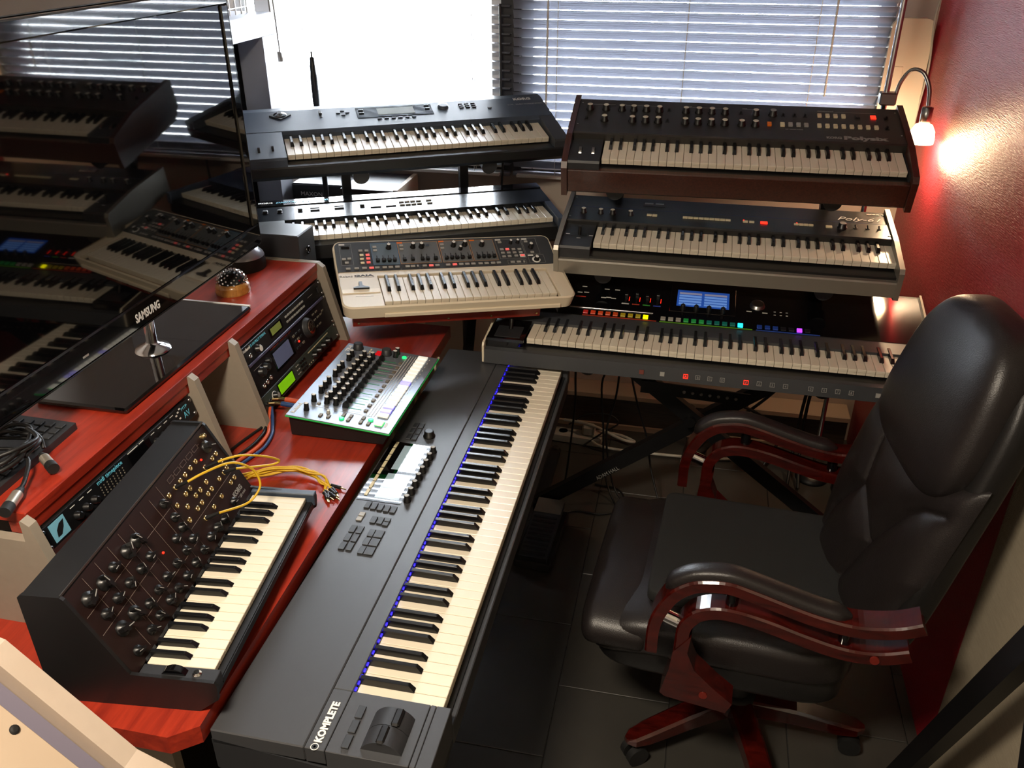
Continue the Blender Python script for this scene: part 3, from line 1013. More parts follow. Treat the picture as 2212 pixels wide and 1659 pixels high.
def synth_white():
    t = thing('synthesizer', 'small cream white synthesizer with dark slider panel on the red wooden ledge', 'synthesizer',
              (-.823 * .955, 2.1389 * .955, 1.88 - .9603 * .955), rzyx(27.58, 10.0, 3.28), base=(.23, .13, -.036), scale=.955)
    WG = 22 * P61
    L = .13
    x0, x1, y0, yb = -.12, .57, -.03, .298
    out = round_rect(x0, x1, y0, yb, .03)

    def top(y):
        return .004 if y < .166 else .004 + (y - .166) / .129 * .029
    # shell: outline wall with sloping top, opening left for the keys
    sh = MB()
    n = len(out)
    vs = [(x * .985 + .003, y + (.006 if y < .1 else -.004), -.036) for x, y in out] + [(x, y, top(y) - .004) for x, y in out]
    sh.add(vs, [(i, (i + 1) % n, n + (i + 1) % n, n + i) for i in range(n)], smooth=True)
    sh.add(vs, [list(range(n))[::-1]])
    sh.build('shell', M['cream_plastic'], t)
    inn = [(x + (.004 if x < .2 else -.004), y + (.004 if y < .13 else -.004)) for x, y in out]
    rim = MB()
    rim.add([(x, y, top(y) - .004) for x, y in out] + [(x, y, top(y)) for x, y in inn], [(i, (i + 1) % n, n + (i + 1) % n, n + i) for i in range(n)], smooth=True)
    rim.build('rim', M['cream_plastic'], t)
    # flat top pieces around the keys
    def piece(name, poly, m):
        MB().prism(poly, -.012, .0035, 'z').build(name, M[m], t)
    lf = [p for p in inn if p[0] < .1 and p[1] < .166]
    left = [(-.003, y0 + .004)] + [p for p in lf[::-1]][0:0]
    cl = round_rect(x0 + .004, -.003, y0 + .004, .168, .026, 6, (.026, .0005, .0005, .0005))
    cr = round_rect(WG + .003, x1 - .004, y0 + .004, .168, .026, 6, (.0005, .026, .0005, .0005))
    piece('left_block', cl, 'cream_plastic')
    piece('right_block', cr, 'cream_plastic')
    MB().box(-.004, WG + .004, .139, .168, -.012, .0035, .001).build('rear_ledge', M['cream_plastic'], t)
    MB().box(-.004, WG + .004, y0 + .001, L + .01, -.03, -.022).build('key_bed', mat('cream_shade', 'b09a80', .5), t)
    MB().box(-.004, WG + .004, y0 - .001, y0 + .008, -.034, -.021, .002).build('key_lip', M['cream_plastic'], t)
    add_keys(t, 0, 37, P61, L, front=.02)
    T = panel_frame(.166, .0045, .295, .0335)
    pan = round_rect(x0 + .006, x1 - .006, -.002, .129, .022, 6, (.0005, .0005, .022, .022))
    MB().prism(pan, -.008, .0012, 'z', T=T).build('control_panel', M['charcoal'], t)
    MB().prism(round_rect(x0 + .003, x1 - .003, -.004, .1325, .024, 6, (.0005, .0005, .024, .024)), -.012, .0002, 'z', T=T).build('panel_base', M['cream_plastic'], t)
    # printed fields
    for a, c, hx, fr in ((-.006, .074, '56646f', '3c6a92'), (.076, .202, '5c5f60', 'b0804a'), (.206, .301, '5c5f60', 'b0804a'), (.304, .381, '5c5f60', 'b0804a')):
        MB().box(a, c, .023, .12, .001, .0014, T=T).build('printed_field', mat('field', hx, .5), t)
        fm = mat('field_line', fr, .5)
        for bx in ((a, c, .023, .0242), (a, c, .1188, .12), (a, a + .0012, .023, .12), (c - .0012, c, .023, .12)):
            MB().box(*bx, .0014, .0017, T=T).build('field_line', fm, t)
    for a, c, y_0, y_1 in ((-.1, -.064, .027, .121), (.388, .472, .028, .119), (.475, .522, .045, .119), (.478, .53, .004, .042), (.408, .468, .003, .021)):
        for bx in ((a, c, y_0, y_0 + .0008), (a, c, y_1 - .0008, y_1), (a, a + .0008, y_0, y_1), (c - .0008, c, y_0, y_1)):
            MB().box(*bx, .001, .0014, T=T).build('panel_line', M['print_dim'], t)
    for x, y, c in ((.076, .119, 'btn_orange'), (.206, .119, 'btn_orange'), (.304, .119, 'btn_orange'), (-.1, .119, 'print'), (.389, .117, 'print'), (.476, .117, 'print'), (.479, .04, 'print')):
        MB().box(x, x + .017, y - .004, y + .002, .0015, .002, T=T).build('title_tab', M[c], t)
    kn = knob_mesh(.0068, .017, 'print', 1.3, 'knob')
    for x, y in ((.048, .096), (.123, .096), (.149, .095), (.25, .096), (.286, .097), (.34, .094), (.497, .076)):
        inst(t, 'knob', kn, T, x, y, .0014)
    for x, y in ((.269, .079), (.436, .099), (.459, .1)):
        inst(t, 'knob', knob_mesh(.0052, .013, 'print', 1.25, 'knob'), T, x, y, .0014)
    MB().lathe([(.0135, .0012), (.0135, .002), (.0105, .002)], 24, T=T @ TR(.502, .019, 0)).build('knob_ring', M['print'], t)
    inst(t, 'knob', knob_mesh(.0072, .014, 'print', 1.2, 'knob'), T, .502, .018, .0014)
    slot = shared('gslot', lambda: MB().box(-.0014, .0014, -.012, .02, 0, .0004).mesh('slider_slot', M['black']))
    cap = shared('gcap', lambda: MB().box(-.0055, .0055, -.005, .005, 0, .010, .001).mesh('slider', M['knob']))
    for x in (.008, .026, .043, .059, .089, .114, .144, .16, .184, .218, .235, .251, .268, .29, .319, .336, .352, .369):
        inst(t, 'slider_slot', slot, T, x, .044, .0014)
        inst(t, 'slider', cap, T, x, .038, .0014)
    reds = {3, 12, 15}
    for i, x in enumerate((-.083, -.058, -.035, -.014, .003, .025, .043, .063, .094, .11, .125, .146, .166, .185, .218, .239, .259, .278, .297, .32, .339, .36, .378, .423, .443, .46)):
        c = 'btn_grey'
        if i in reds:
            c = 'gred'
            if 'gred' not in M:
                M['gred'] = mat('lit_red_button', 'e0605a', .4, emit=.5)
        inst(t, 'button', btn_mesh(.0135 if i not in (10, 25) else .005, .0075, .003, c), T, x, .011, .001)
    for i, (x, y) in enumerate(((-.091, .053), (-.075, .054), (-.084, .037), (-.038, .088), (-.02, .087), (-.037, .068), (-.019, .068), (-.038, .051), (-.019, .052), (-.038, .034), (-.02, .035), (.006, .102), (.006, .087), (.088, .104), (.087, .088), (.169, .102), (.215, .103), (.214, .087), (.401, .104), (.401, .07), (.419, .07), (.439, .069), (.458, .068), (.401, .054), (.42, .054), (.439, .054), (.459, .054), (.401, .037), (.419, .038), (.441, .039), (.487, .103), (.497, .053))):
        c = 'btn_grey'
        if i in (6, 8, 10, 20):
            c = 'gred'
        elif i in (5, 7, 9):
            c = 'btn_cream'
        elif i == 15:
            c = 'slate'
        inst(t, 'button', btn_mesh(.0115, .008, .003, c), T, x, y, .0012)
    inst(t, 'button', btn_mesh(.017, .012, .003, 'print'), T, .461, .038, .0012)
    inst(t, 'button_face', btn_mesh(.013, .009, .0035, 'gred'), T, .461, .038, .0013)
    # beam controller window, lever
    MB().prism(round_rect(-.094, -.07, .098, .11, .003), .001, .0016, 'z', T=T).build('beam_window', M['black_gloss'], t)
    MB().box(-.114, -.006, .045, .066, .0035, .0062, .0008).build('bender_pad', mat('bright_cream', 'f0e6d2', .4), t)
    MB().prism([(-.08, .062), (-.035, .062), (-.035, .068), (-.048, .072), (-.053, .076), (-.053, .097), (-.062, .097), (-.062, .076), (-.067, .072), (-.08, .068)], .0035, .012, 'z').build('bender_lever', M['knob'], t)
    text(t, 'Roland', I4, -.112, .136, .0036, .0135, M['print_dark'], .036)
    text(t, 'GAIA', I4, -.07, .138, .0036, .0135, M['print_dark'], .058, .05)
    MB().box(-.07, -.012, .1325, .134, .0036, .004).build('small_print', M['print_dim'], t)
    MB().box(-.078, -.028, .028, .0288, .0036, .004).build('small_print', M['print_dim'], t)
    return t


synth_white()


# ------------------------------------------------------------------ 88-key controller
def master_keyboard():
    t = thing('master_keyboard', 'long matt black 88-key controller keyboard with blue key lights before the red desk', 'keyboard',
              (-.3136, .9361, .7494), rzyx(89.98, 0), base=(.6, .16, -.1))
    WS = 52 * P61
    L = .149
    x0, x1, yb = -.123, 1.264, .344
    MB().prism([(-.012, -.09), (-.016, -.03), (.0, -.03), (.15, -.03), (yb, -.01), (yb, -.075), (yb - .03, -.1), (.02, -.1)], x0, x1).build('bottom_case', M['black_satin'], t)
    tp = mat('matt_black_top', '3a3b3e', .4, bump=.04, bscale=1200)
    MB().box(x0, x1, .186, yb, -.02, .011, .002).build('top_panel', tp, t)
    MB().box(-.0035, x1, .1525, .1852, -.02, .010, .001).build('key_strip', tp, t)
    MB().box(x0, -.0045, .1525, .1852, -.02, .0105, .001).build('logo_strip', tp, t)
    MB().box(x0, -.004, .0185, .1515, -.03, .0105, .001).build('wheel_block', tp, t)
    MB().box(x0, -.004, .0085, .0176, -.03, .0105, .001).build('touch_strip', tp, t)
    MB().box(x0, -.004, -.016, .0078, -.06, .0105, .001).build('end_front', tp, t)
    MB().box(WS + .002, x1, -.016, .1515, -.06, .0105, .001).build('end_block', tp, t)
    MB().box(-.004, WS + .002, -.018, -.008, -.075, -.028, .002).build('front_rail', M['charcoal'], t)
    MB().box(-.004, WS + .002, -.008, .153, -.034, -.026).build('key_bed', M['black'], t)
    MB().box(-.004, WS + .002, .1495, .153, -.026, .002).build('light_guide', M['black_gloss'], t)
    add_keys(t, 9, 88, P61, L, front=.024, blen=.635, bw=.0112, bh=.0125)
    me = shared('klight', lambda: MB().box(-.0038, .0038, -.001, .0035, 0, .0025, .0006).mesh('key_light', M['led_blue']))
    for i in range(88):
        place('key_light', me, t, TR((i + .5) * WS / 88, .1508, .0022))
    T = TR(0, 0, .0112)
    db = btn_mesh(.0225, .0125, .003, 'btn_dark')
    for i in range(3):
        for y in (.3055, .2905):
            inst(t, 'button', db, T, .8205 - i * .0272, y)
    inst(t, 'encoder', knob_mesh(.0125, .016, 'slate', 1.2, 'knob', False), T, .7808, .2585)
    for i in range(8):
        inst(t, 'knob', knob_mesh(.0068, .016, 'btn_grey', 1.25, 'knob'), T, .7133 - i * .0284, .228)
    MB().prism([(.742, .3395), (.7355, .2388), (.499, .2388), (.499, .3395)], -.002, .0006, 'z', T=T).build('screen_glass', M['screen'], t)
    for a, c in ((.6255, .727), (.513, .6085)):
        MB().box(a, c, .2475, .3035, .0006, .0009, T=T).build('screen', mat('lit_screen', '8fa0a8', .05, emit=.28, coat=1.), t)
    for i in range(8):
        inst(t, 'button', btn_mesh(.024, .0075, .002, 'btn_cream'), T, .7256 - i * .0282, .3243, .0005)
    for i in range(5):
        inst(t, 'button', btn_mesh(.0225, .0122, .003, 'btn_dark'), T, .4822 - i * .0014, .3062 - i * .0149)
    for x in (.4486, .4332):
        inst(t, 'button', btn_mesh(.0125, .0125, .003, 'btn_grey'), T, x, .3068)
    for y in (.2757, .261):
        inst(t, 'button', btn_mesh(.0225, .0122, .003, 'btn_dark'), T, .435, y)
    for x in (.4406, .4265):
        inst(t, 'button', btn_mesh(.0122, .0122, .003, 'btn_dark'), T, x, .2468)
    for i in range(3):
        for y, w_ in ((.3075, .0122), (.2918, .0122), (.265, .0122), (.2485, .019)):
            inst(t, 'button', btn_mesh(.0235, w_, .003, 'btn_dark'), T, (.397 if y > .28 else .392) - i * .0278, y)
    # logo and wheels
    text(t, 'KOMPLETE', T, -.1105, .1628, 0, .017, M['print'], .079, .045)
    MB().lathe([(.0065, 0), (.0065, .0004)], 24, T=T @ TR(-.119, .1695, 0)).build('logo_disc', M['print'], t)
    MB().lathe([(.0052, .0004), (.0052, .0006), (.0043, .0006)], 24, T=T @ TR(-.119, .1695, 0)).build('logo_ring', M['btn_dark'], t)
    MB().lathe([(.0022, .0004), (.0022, .0006)], 16, T=T @ TR(-.119, .1695, 0)).build('logo_ring', M['btn_dark'], t)
    for x in (-.0435, -.0722, -.101):
        inst(t, 'button', btn_mesh(.0245, .0122, .003, 'btn_dark'), T, x, .1235)
    for x, r_ in ((-.055, .037), (-.0905, .037)):
        w = MB()
        w.cyl((x - .0172, .067, -.006), (x + .0172, .067, -.006), r_, n=40)
        w.build('wheel', M['black_satin'], t)
        wn = MB()
        a0 = .0
        y_c = .068 + (.0 if x < -.07 else -.012)
        wn.box(x - .0174, x + .0174, y_c - .007, y_c + .007, .024, .0335, .003)
        wn.build('wheel_notch', M['knob'], t)
    return t


master_keyboard()


# ------------------------------------------------------------------ drum machine
def drum_machine():
    t = thing('drum_machine', 'silver-topped drum machine with green glowing edge and rows of knobs on the red desk', 'drum machine',
              (-.6318, 1.6073, .8252), rzyx(89.65, 4.55), base=(.2, .13, -.05))
    MB().prism([(.02, -.04), (.006, -.006), (.256, -.006), (.25, -.06)], .012, .388).build('bottom_case', M['black'], t)
    MB().box(0, .4, 0, .26, -.006, -.0022, .001).build('edge_strip', mat('green_edge', '0f8a3a', .3, emit=.35), t)
    MB().box(.0015, .3985, .0015, .2585, -.0025, 0, .0006).build('top_plate', mat('silver_plate', '838b97', .36, metal=.55), t)
    kn = knob_mesh(.0062, .019, 'print', 1.15, 'knob')
    for x in (.3285, .3045, .2619, .2387, .2124, .1739, .1489, .1237, .0804, .0365):
        inst(t, 'knob', kn, I4, x, .221)
    xs = [.333 - i * .0254 for i in range(11)]
    for x in xs:
        inst(t, 'knob', kn, I4, x + .002, .188)
        inst(t, 'knob', kn, I4, x + .002, .165)
    g = mat('green_slot', '157a4a', .4, emit=.15)
    fs = shared('fslot', lambda: MB().box(-.0012, .0012, -.022, .022, 0, .0005).mesh('fader_slot', g))
    fc = shared('fcap', lambda: MB().prism([(-.0075, 0), (-.006, .012), (0, .0165), (.006, .012), (.0075, 0)], -.0042, .0042).mesh('fader', M['knob']))
    ib = btn_mesh(.0115, .0085, .003, 'btn_taupe')
    for x in xs:
        inst(t, 'fader_slot', fs, I4, x, .121)
        inst(t, 'fader', fc, I4, x, .139)
        inst(t, 'button', ib, I4, x, .0872)
        MB().box(x - .0128, x - .0124, .082, .21, 0, .0003).build('panel_line', M['print'], t)
    for i in range(4):
        MB().box(.06, .383, .0588 + i * .0072, .0602 + i * .0072, 0, .0004).build('panel_line', M['print'], t)
    MB().box(.058, .0586, .06, .245, 0, .0004).build('panel_line', M['print'], t)
    pw = mat('lit_pad', 'f2f0e4', .4, emit=.45)
    pb = mat('lit_pad_blue', 'dfe0ff', .4, emit=.6, ecol='6a62ff')
    pad = shared('pad', lambda: MB().box(-.0072, .0072, -.013, .013, 0, .005, .0008).mesh('step_pad', pw))
    pad2 = shared('pad2', lambda: MB().box(-.0072, .0072, -.013, .013, 0, .005, .0008).mesh('step_pad', pb))
    for i in range(16):
        inst(t, 'step_pad', pad2 if i in (1, 2, 8) else pad, I4, .0695 + i * .02068, .0398)
        MB().box(.066 + i * .02068, .072 + i * .02068, .0195, .0215, 0, .0004).build('panel_mark', M['print'], t)
    MB().box(.023, .045, .026, .046, 0, .001).build('pad_base', mat('green_glow', '1fd060', .4, emit=.6), t)
    inst(t, 'start_pad', shared('pad3', lambda: MB().box(-.010, .010, -.009, .009, 0, .005, .0008).mesh('start_pad', pw)), I4, .034, .0365, .0005)
    MB().box(.025, .043, .0175, .0235, 0, .0004).build('panel_mark', M['print'], t)
    for x, y in ((.0248, .18), (.0244, .16), (.0428, .129), (.0434, .111), (.0267, .111), (.045, .0802), (.0264, .08), (.0257, .061)):
        inst(t, 'button', btn_mesh(.0135, .008, .003, 'btn_taupe'), I4, x, y)
    gl = mat('green_lit_button', '20e070', .4, emit=1.3)
    gm = shared('gbtn', lambda: MB().lathe([(.0062, 0), (.0062, .003), (.0052, .0036)], 14).mesh('button', gl))
    for x, y in ((.026, .128), (.0424, .061), (.369, .088)):
        inst(t, 'button', gm, I4, x, y)
    inst(t, 'knob', knob_mesh(.0042, .008, 'btn_cream', 1.2, 'btn_grey', False), I4, .04, .167)
    inst(t, 'encoder', knob_mesh(.0135, .017, 'black_satin', 1.1, 'black_satin', False), I4, .376, .2215)
    inst(t, 'encoder', knob_mesh(.0135, .017, 'charcoal', 1.1, 'black_satin', False), I4, .371, .139)
    for x, y in ((.366, .112), (.384, .112)):
        inst(t, 'knob', kn, I4, x, y)
    MB().box(.357, .382, .1525, .1685, 0, .0018, .0004).build('display', mat('red_display', '9a0a10', .2, emit=1.1), t)
    for k in range(3):
        inst(t, 'button', btn_mesh(.008, .004, .002, 'btn_cream'), I4, .357 + k * .012, .186)
    for x in (.33, .27, .20, .135, .085):
        MB().lathe([(.0052, 0), (.0052, .002), (.004, .003)], 12, T=TR(x - .012, .205, 0)).build('mini_knob', M['btn_taupe'], t)
    text(t, 'Roland', I4, .014, .242, .0002, .014, M['print'], .046, .03)
    text(t, 'TR-8', I4, .352, .242, .0002, .013, M['print'], .036, .04)
    MB().box(.30, .345, .247, .2482, .0, .0004).build('small_print', M['print_dim'], t)
    return t


drum_machine()


# ------------------------------------------------------------------ semi-modular mini synth
def modular_synth():
    s = 1.035
    P = Vector((-.6373, .8313, .8772))
    C = Vector((0, 0, 1.88))
    P = C + (P - C) * s
    t = thing('modular_synthesizer', 'black semi-modular synthesizer with upright knob panel, patch jacks and yellow cords', 'synthesizer',
              P, rzyx(96.02, 0), base=(.21, .12, -.058), scale=s)
    x0, x1 = -.0315, .459
    prof = [(.02, -.058), (.256, -.058), (.256, .146), (.25, .151), (.192, .151), (.186, .146), (.117, .008), (-.012, .004), (-.016, -.004), (-.014, -.03)]
    for a, c in ((x0, x0 + .006), (x1 - .006, x1)):
        MB().prism(prof, a, c).build('side_panel', M['black'], t)
    MB().prism([(.02, -.054), (.252, -.054), (.252, .148), (.193, .148), (.118, .003), (.112, -.012), (-.01, -.012), (-.01, -.03)], x0 + .005, x1 - .005).build('body', M['black'], t)
    MB().prism([(.1905, .1495), (.1915, .152), (.1935, .1515), (.1925, .149)], x0 + .004, x1 - .002).build('top_trim', M['steel'], t)
    MB().box(x0 + .004, -.003, -.012, .109, -.02, .003, .001).build('wheel_block', M['black_satin'], t)
    MB().box(.443, x1, -.016, .112, -.02, .006, .0015).build('end_block', M['slate'], t)
    MB().box(-.003, .443, -.012, .112, -.024, -.014).build('key_bed', M['black'], t)
    MB().cyl((-.021, .055, -.008), (-.01, .055, -.008), .022, n=28).build('wheel', M['black_gloss'], t)
    MB().lathe([(.007, 0), (.007, .002), (.004, .003), (.004, .006)], 14, T=TR(-.016, .02, .003)).build('button', M['chrome'], t)
    for xx in (-.0275,):
        MB().box(xx - .0008, xx + .0008, -.012, .002, .002, .0036).build('edge_trim', M['steel'], t)
    add_keys(t, 0, 37, .02, .1075, front=.014, blen=.60, bw=.0098, bh=.009)
    T = panel_frame(.115, .005, .19, .145)
    MB().box(x0 + .006, x1 - .006, -.006, .16, -.004, .0008, T=T).build('control_panel', mat('maroon_black_panel', '1c100f', .38), t)
    for i in range(10):
        MB().box(.006 + i * .046, .036 + i * .046, -.0085, -.0035, -.001, .0016, T=T).build('hinge_strip', M['charcoal'], t)
    T1 = T @ TR(0, 0, .0008)
    big = shared('bigknob', lambda: _pointer_knob(.0125, .014))
    sm = shared('smknob', lambda: _pointer_knob(.0088, .012))
    ang = random.Random(3)
    for x, y in ((-.001, .134), (.038, .131), (.111, .132), (.14, .131), (.043, .061), (.008, .063), (.417, .134)):
        inst(t, 'knob', big, T1, x + .004, y - .006, 0, ang.uniform(-120, 120))
    for x, y in ((.072, .132), (.005, .096), (.039, .096), (.075, .095), (.11, .093), (.141, .093), (.077, .047), (.109, .047), (.14, .048), (.175, .047), (.209, .074), (.237, .077), (.239, .099), (.239, .13),
                 (.047, .019), (.003, .019), (.077, .02), (.113, .02), (.143, .019), (.174, .018), (.208, .018), (.21, .046), (.239, .048), (.243, .018), (.276, .021), (.304, .02), (.384, .021), (.332, .017)):
        inst(t, 'knob', sm, T1, x + .003, y - .004, 0, ang.uniform(-140, 140))
    jk = shared('jack', lambda: MB().lathe([(.0052, 0), (.0052, .0018), (.0040, .0026), (.0024, .0026), (.0022, .0004)], 12).mesh('jack', M['gold']))
    for x, y in ((.373, .127), (.351, .127), (.329, .127), (.31, .127), (.29, .127), (.265, .127), (.432, .104), (.415, .104), (.432, .086), (.383, .105), (.432, .069), (.416, .068), (.395, .068), (.361, .086), (.432, .044), (.415, .044), (.317, .104), (.335, .086), (.361, .069), (.3, .104), (.317, .087), (.345, .069), (.37, .044), (.265, .104), (.283, .087), (.318, .069), (.3, .069), (.336, .044), (.266, .069), (.3, .045)):
        inst(t, 'jack', jk, T1, x, y)
    MB().lathe([(.006, 0), (.005, .008), (.003, .01)], 12, T=T1 @ TR(.43, .147, 0)).build('headphone_jack', M['gold'], t)
    for x, y in ((.171, .074), (.388, .12)):
        MB().lathe([(.0022, 0), (.0016, .002)], 8, T=T1 @ TR(x, y, 0)).build('led', M['led_red'], t)
    lm = mat('faint_line', '6a5e58', .6)
    for bx in ((-.02, .25, .111, .1118), (-.02, .155, .075, .0758), (.06, .25, .0325, .0333), (.254, .2546, .002, .156), (.255, .45, .0555, .0562), (.155, .1556, .0325, .15),
               (.02, .0206, .075, .156), (.055, .0556, .0325, .156), (.092, .0926, .002, .156), (.125, .1256, .002, .156), (.19, .1906, .002, .15), (.222, .2226, .002, .15), (.03, .0306, .002, .04), (.06, .0606, .002, .075)):
        MB().box(*bx, 0, .0003, T=T1).build('panel_line', lm, t)
    for i in range(5):
        a = .285 + i * .025
        for bx in ((a, a + .018, .139, .1394), (a, a + .018, .147, .1474), (a, a + .0004, .139, .147), (a + .018, a + .0184, .139, .147), (a + .018, a + .025, .143, .1434)):
            MB().box(*bx, 0, .0003, T=T1).build('panel_diagram', lm, t)
    text(t, 'KORG', T1, .397, .018, 0, .013, M['print_dim'], .036, .04)
    text(t, 'MS-20 mini', T1, .399, .008, 0, .008, M['print_dim'], .036)
    # patch cords plugged into this panel (each a thing of its own)
    Tw = t.matrix_world @ TR(-.21, -.12, .058) @ T1

    def cord(label, pts, j0, j1):
        c = thing('patch_cable', label, 'cable', Tw @ Vector(pts[0]))
        off = Tw @ Vector(pts[0])
        W_ = [Tw @ Vector(p) - off for p in pts]
        MB().tube(W_, .0024, 8).build('cord', M['cable_yellow'], c)
        for end, j, nx in ((0, j0, 1), (-1, j1, -2)):
            jw = Tw @ Vector((*j, .001)) - off
            MB().tube([jw, jw + (W_[end] - jw) * .55, W_[end]], .0036, 8, rad=lambda q: .0042 - .0012 * q).build('plug', M['cable'], c)
        return c
    cord('yellow patch cord arching over the upright knob panel to its lower corner', [(.289, .128, .030), (.31, .123, .05), (.348, .108, .07), (.367, .091, .08), (.388, .058, .08), (.385, .029, .075), (.37, .017, .06), (.351, .018, .045), (.302, .044, .030)], (.29, .127), (.3, .045))
    cord('yellow patch cord looping out flat beside the upright knob panel', [(.385, .104, .03), (.399, .097, .045), (.42, .082, .06), (.459, .046, .07), (.483, .019, .07), (.476, .019, .06), (.456, .035, .045), (.415, .066, .03)], (.383, .105), (.416, .068))
    return t


def _pointer_knob(r, h):
    mb = MB()
    mb.lathe([(r, 0), (r, h * .25), (r * .62, h * .4), (r * .55, h)], 14)
    mb.prism([(-r * .22, -r * .95), (r * .22, -r * .95), (r * .3, 0), (r * .14, r * 1.0), (-r * .14, r * 1.0), (-r * .3, 0)], h * .3, h * 1.05, 'z')
    mb.box(-r * .06, r * .06, r * .05, r * 1.0, h * 1.05, h * 1.08, mi=1)
    return mb.mesh('knob', [M['knob'], M['print_dim']])


modular_synth()

# ------------------------------------------------------------------ desk with rack shelf
DZ = .782
t = thing('desk', 'long red-stained wooden desk carrying the drum machine and the modular synthesizer', 'desk', (-1.2, 1.5, 0))
PD = Vector((-1.2, 1.5, 0))
TD = TR(*(-PD))
top = [(-1.80, .77), (-.70, .77), (-.662, .80), (-.682, 2.305), (-1.80, 2.305)]
MB().prism(top, DZ - .036, DZ, 'z', T=TD).build('worktop', M['cherry'], t)
for y in (.86, 2.2):
    MB().box(-1.70, -.78, y, y + .02, 0, DZ - .036, T=TD).build('side_panel', M['beige'], t)
MB().box(-1.72, -1.70, .86, 2.22, .2, DZ - .036, T=TD).build('back_panel', M['beige'], t)
for y in (.95, 1.75, 2.12):
    MB().box(-.70, -.675, y, y + .045, DZ - .065, DZ - .034, .002, T=TD).build('edge_bracket', M['cream_plastic'], t)

t = thing('rack_shelf', 'red wooden monitor shelf on beige slanted side panels, standing on the desk', 'shelf', (-1.2, 1.5, DZ))
PD = Vector((-1.2, 1.5, DZ))
TD = TR(*(-PD))
SZ = 1.017
MB().box(-1.40, -1.021, .955, 2.146, SZ - .022, SZ, .0015, T=TD).build('shelf_board', M['cherry'], t)
MB().box(-1.06, -1.0235, .955, 2.146, SZ - .044, SZ - .022, .001, T=TD).build('apron', M['cherry'], t)
for y, end in ((2.146, True), (1.630, False), (1.452, False), (.938, False)):
    if end:
        pr = [(-1.40, DZ), (-.950, DZ), (-1.004, SZ - .012), (-1.020, SZ + .001), (-1.40, SZ + .001)]
    else:
        pr = [(-1.40, DZ), (-.950, DZ), (-1.004, SZ - .012), (-1.018, SZ - .002), (-1.0205, SZ - .004), (-1.0205, SZ - .045), (-1.40, SZ - .045)]
    MB().prism(pr, y, y + .018, 'y', T=TD).build('side_panel', M['beige'], t)
RF = Matrix(((0, -.2530, .9675), (1, 0, 0), (0, .9675, .2530)))     # rack face: x along the desk, y up the slope, z outwards


def rack_unit(name, label, y0, z0, hu, body, bot=None):
    # the face line runs through (x=-.967, z=.80)
    k = (z0 - .80) / .9675
    t = thing(name, label, 'rack unit', (-.972 - .253 * k, y0, z0), RF, base=(.24, .02, -.1))
    h = .0445 * hu
    MB().box(0, .4826, .0008, h - .0008, -.004, 0, .0008).build('front_plate', body, t)
    MB().box(.02, .462, .002, h - .002, -.05 if z0 < .81 else -.18, -.004).build('case', M['black'], t)
    for x in (.008, .4746):
        for y in ((.0065, h - .0065)):
            MB().lathe([(.0042, 0), (.0038, .0025), (.002, .003)], 10, T=TR(x, y, 0)).build('screw', M['steel'], t)
    return t


Y0 = 1.655
t = rack_unit('rack_module', 'thin black rack sound module with a dim green display, topmost in the rack', Y0, .80 + .1335 * .9675, 1, mat('rack_black', '151518', .4))
MB().box(.155, .225, .010, .036, 0, .001).build('display_window', M['black_gloss'], t)
MB().box(.163, .217, .014, .032, .001, .0014).build('display', M['lcd_dim'], t)
for r_ in range(2):
    for c in range(8):
        MB().box(.248 + c * .0145, .258 + c * .0145, .012 + r_ * .014, .0165 + r_ * .014, 0, .002).build('button', M['btn_grey'], t)
text(t, 'Roland', I4, .022, .031, .0003, .010, M['print'], .034, .03)
text(t, 'D-110 MULTI TIMBRAL', I4, .060, .031, .0003, .0095, M['print_teal'], .08)
MB().lathe([(.006, 0), (.006, .003), (.0035, .003), (.003, 0)], 14, T=TR(.045, .015, 0)).build('jack', M['chrome'], t)
inst(t, 'knob', knob_mesh(.0095, .012, 'print', 1.15, 'knob'), I4, .082, .016)
MB().box(.385, .425, .012, .0135, 0, .001).build('card_slot', M['black'], t)
MB().box(.39, .42, .024, .0252, 0, .0004).build('small_print', M['print_dim'], t)
MB().box(.452, .464, .014, .030, 0, .003, .0006).build('power_button', M['btn_dark'], t)

t = rack_unit('rack_module', 'tall black rack synthesizer module with silver dial and lilac display, middle of the rack', Y0, .80 + .0445 * .9675, 2, mat('rack_aubergine', '17141a', .38))
MB().box(.02, .4626, .0815, .0885, -.001, .0035, .001).build('top_lip', mat('lilac_lip', '4c4a66', .35), t)
MB().box(.125, .235, .018, .072, 0, .0015, .0004).build('display_window', M['black_gloss'], t)
MB().box(.132, .222, .024, .066, .0015, .002).build('display', M['lcd_blue'], t)
inst(t, 'dial', knob_mesh(.026, .012, 'steel', 1.12, 'black_satin', False), I4, .335, .048)
MB().lathe([(.018, .0125), (.017, .0135), (.004, .0125)], 20, T=TR(.335, .048, 0)).build('dial_face', M['chrome'], t)
for i, (x, y) in enumerate(((.252, .06), (.27, .06), (.288, .06), (.252, .045), (.27, .045), (.288, .045), (.252, .026), (.27, .026), (.288, .026))):
    inst(t, 'button', btn_mesh(.011, .006, .003, 'btn_dark' if i % 4 else 'btn_taupe'), I4, x, y)
for i, (x, y) in enumerate(((.385, .066), (.405, .066), (.385, .05), (.405, .05), (.425, .05), (.385, .03), (.405, .03), (.44, .055))):
    inst(t, 'button', btn_mesh(.013, .0045, .002, 'btn_taupe'), I4, x, y)
for x, y, r_ in ((.085, .053, .010), (.1, .063, .007), (.06, .052, .012)):
    inst(t, 'knob', knob_mesh(r_, .012, 'btn_dark', 1.15, 'knob'), I4, x, y)
for x in (.05, .068, .088):
    MB().lathe([(.0062, 0), (.0062, .003), (.0036, .003), (.003, .0002)], 14, T=TR(x, .018 + (x - .05) * .1, 0)).build('jack', M['chrome'], t)
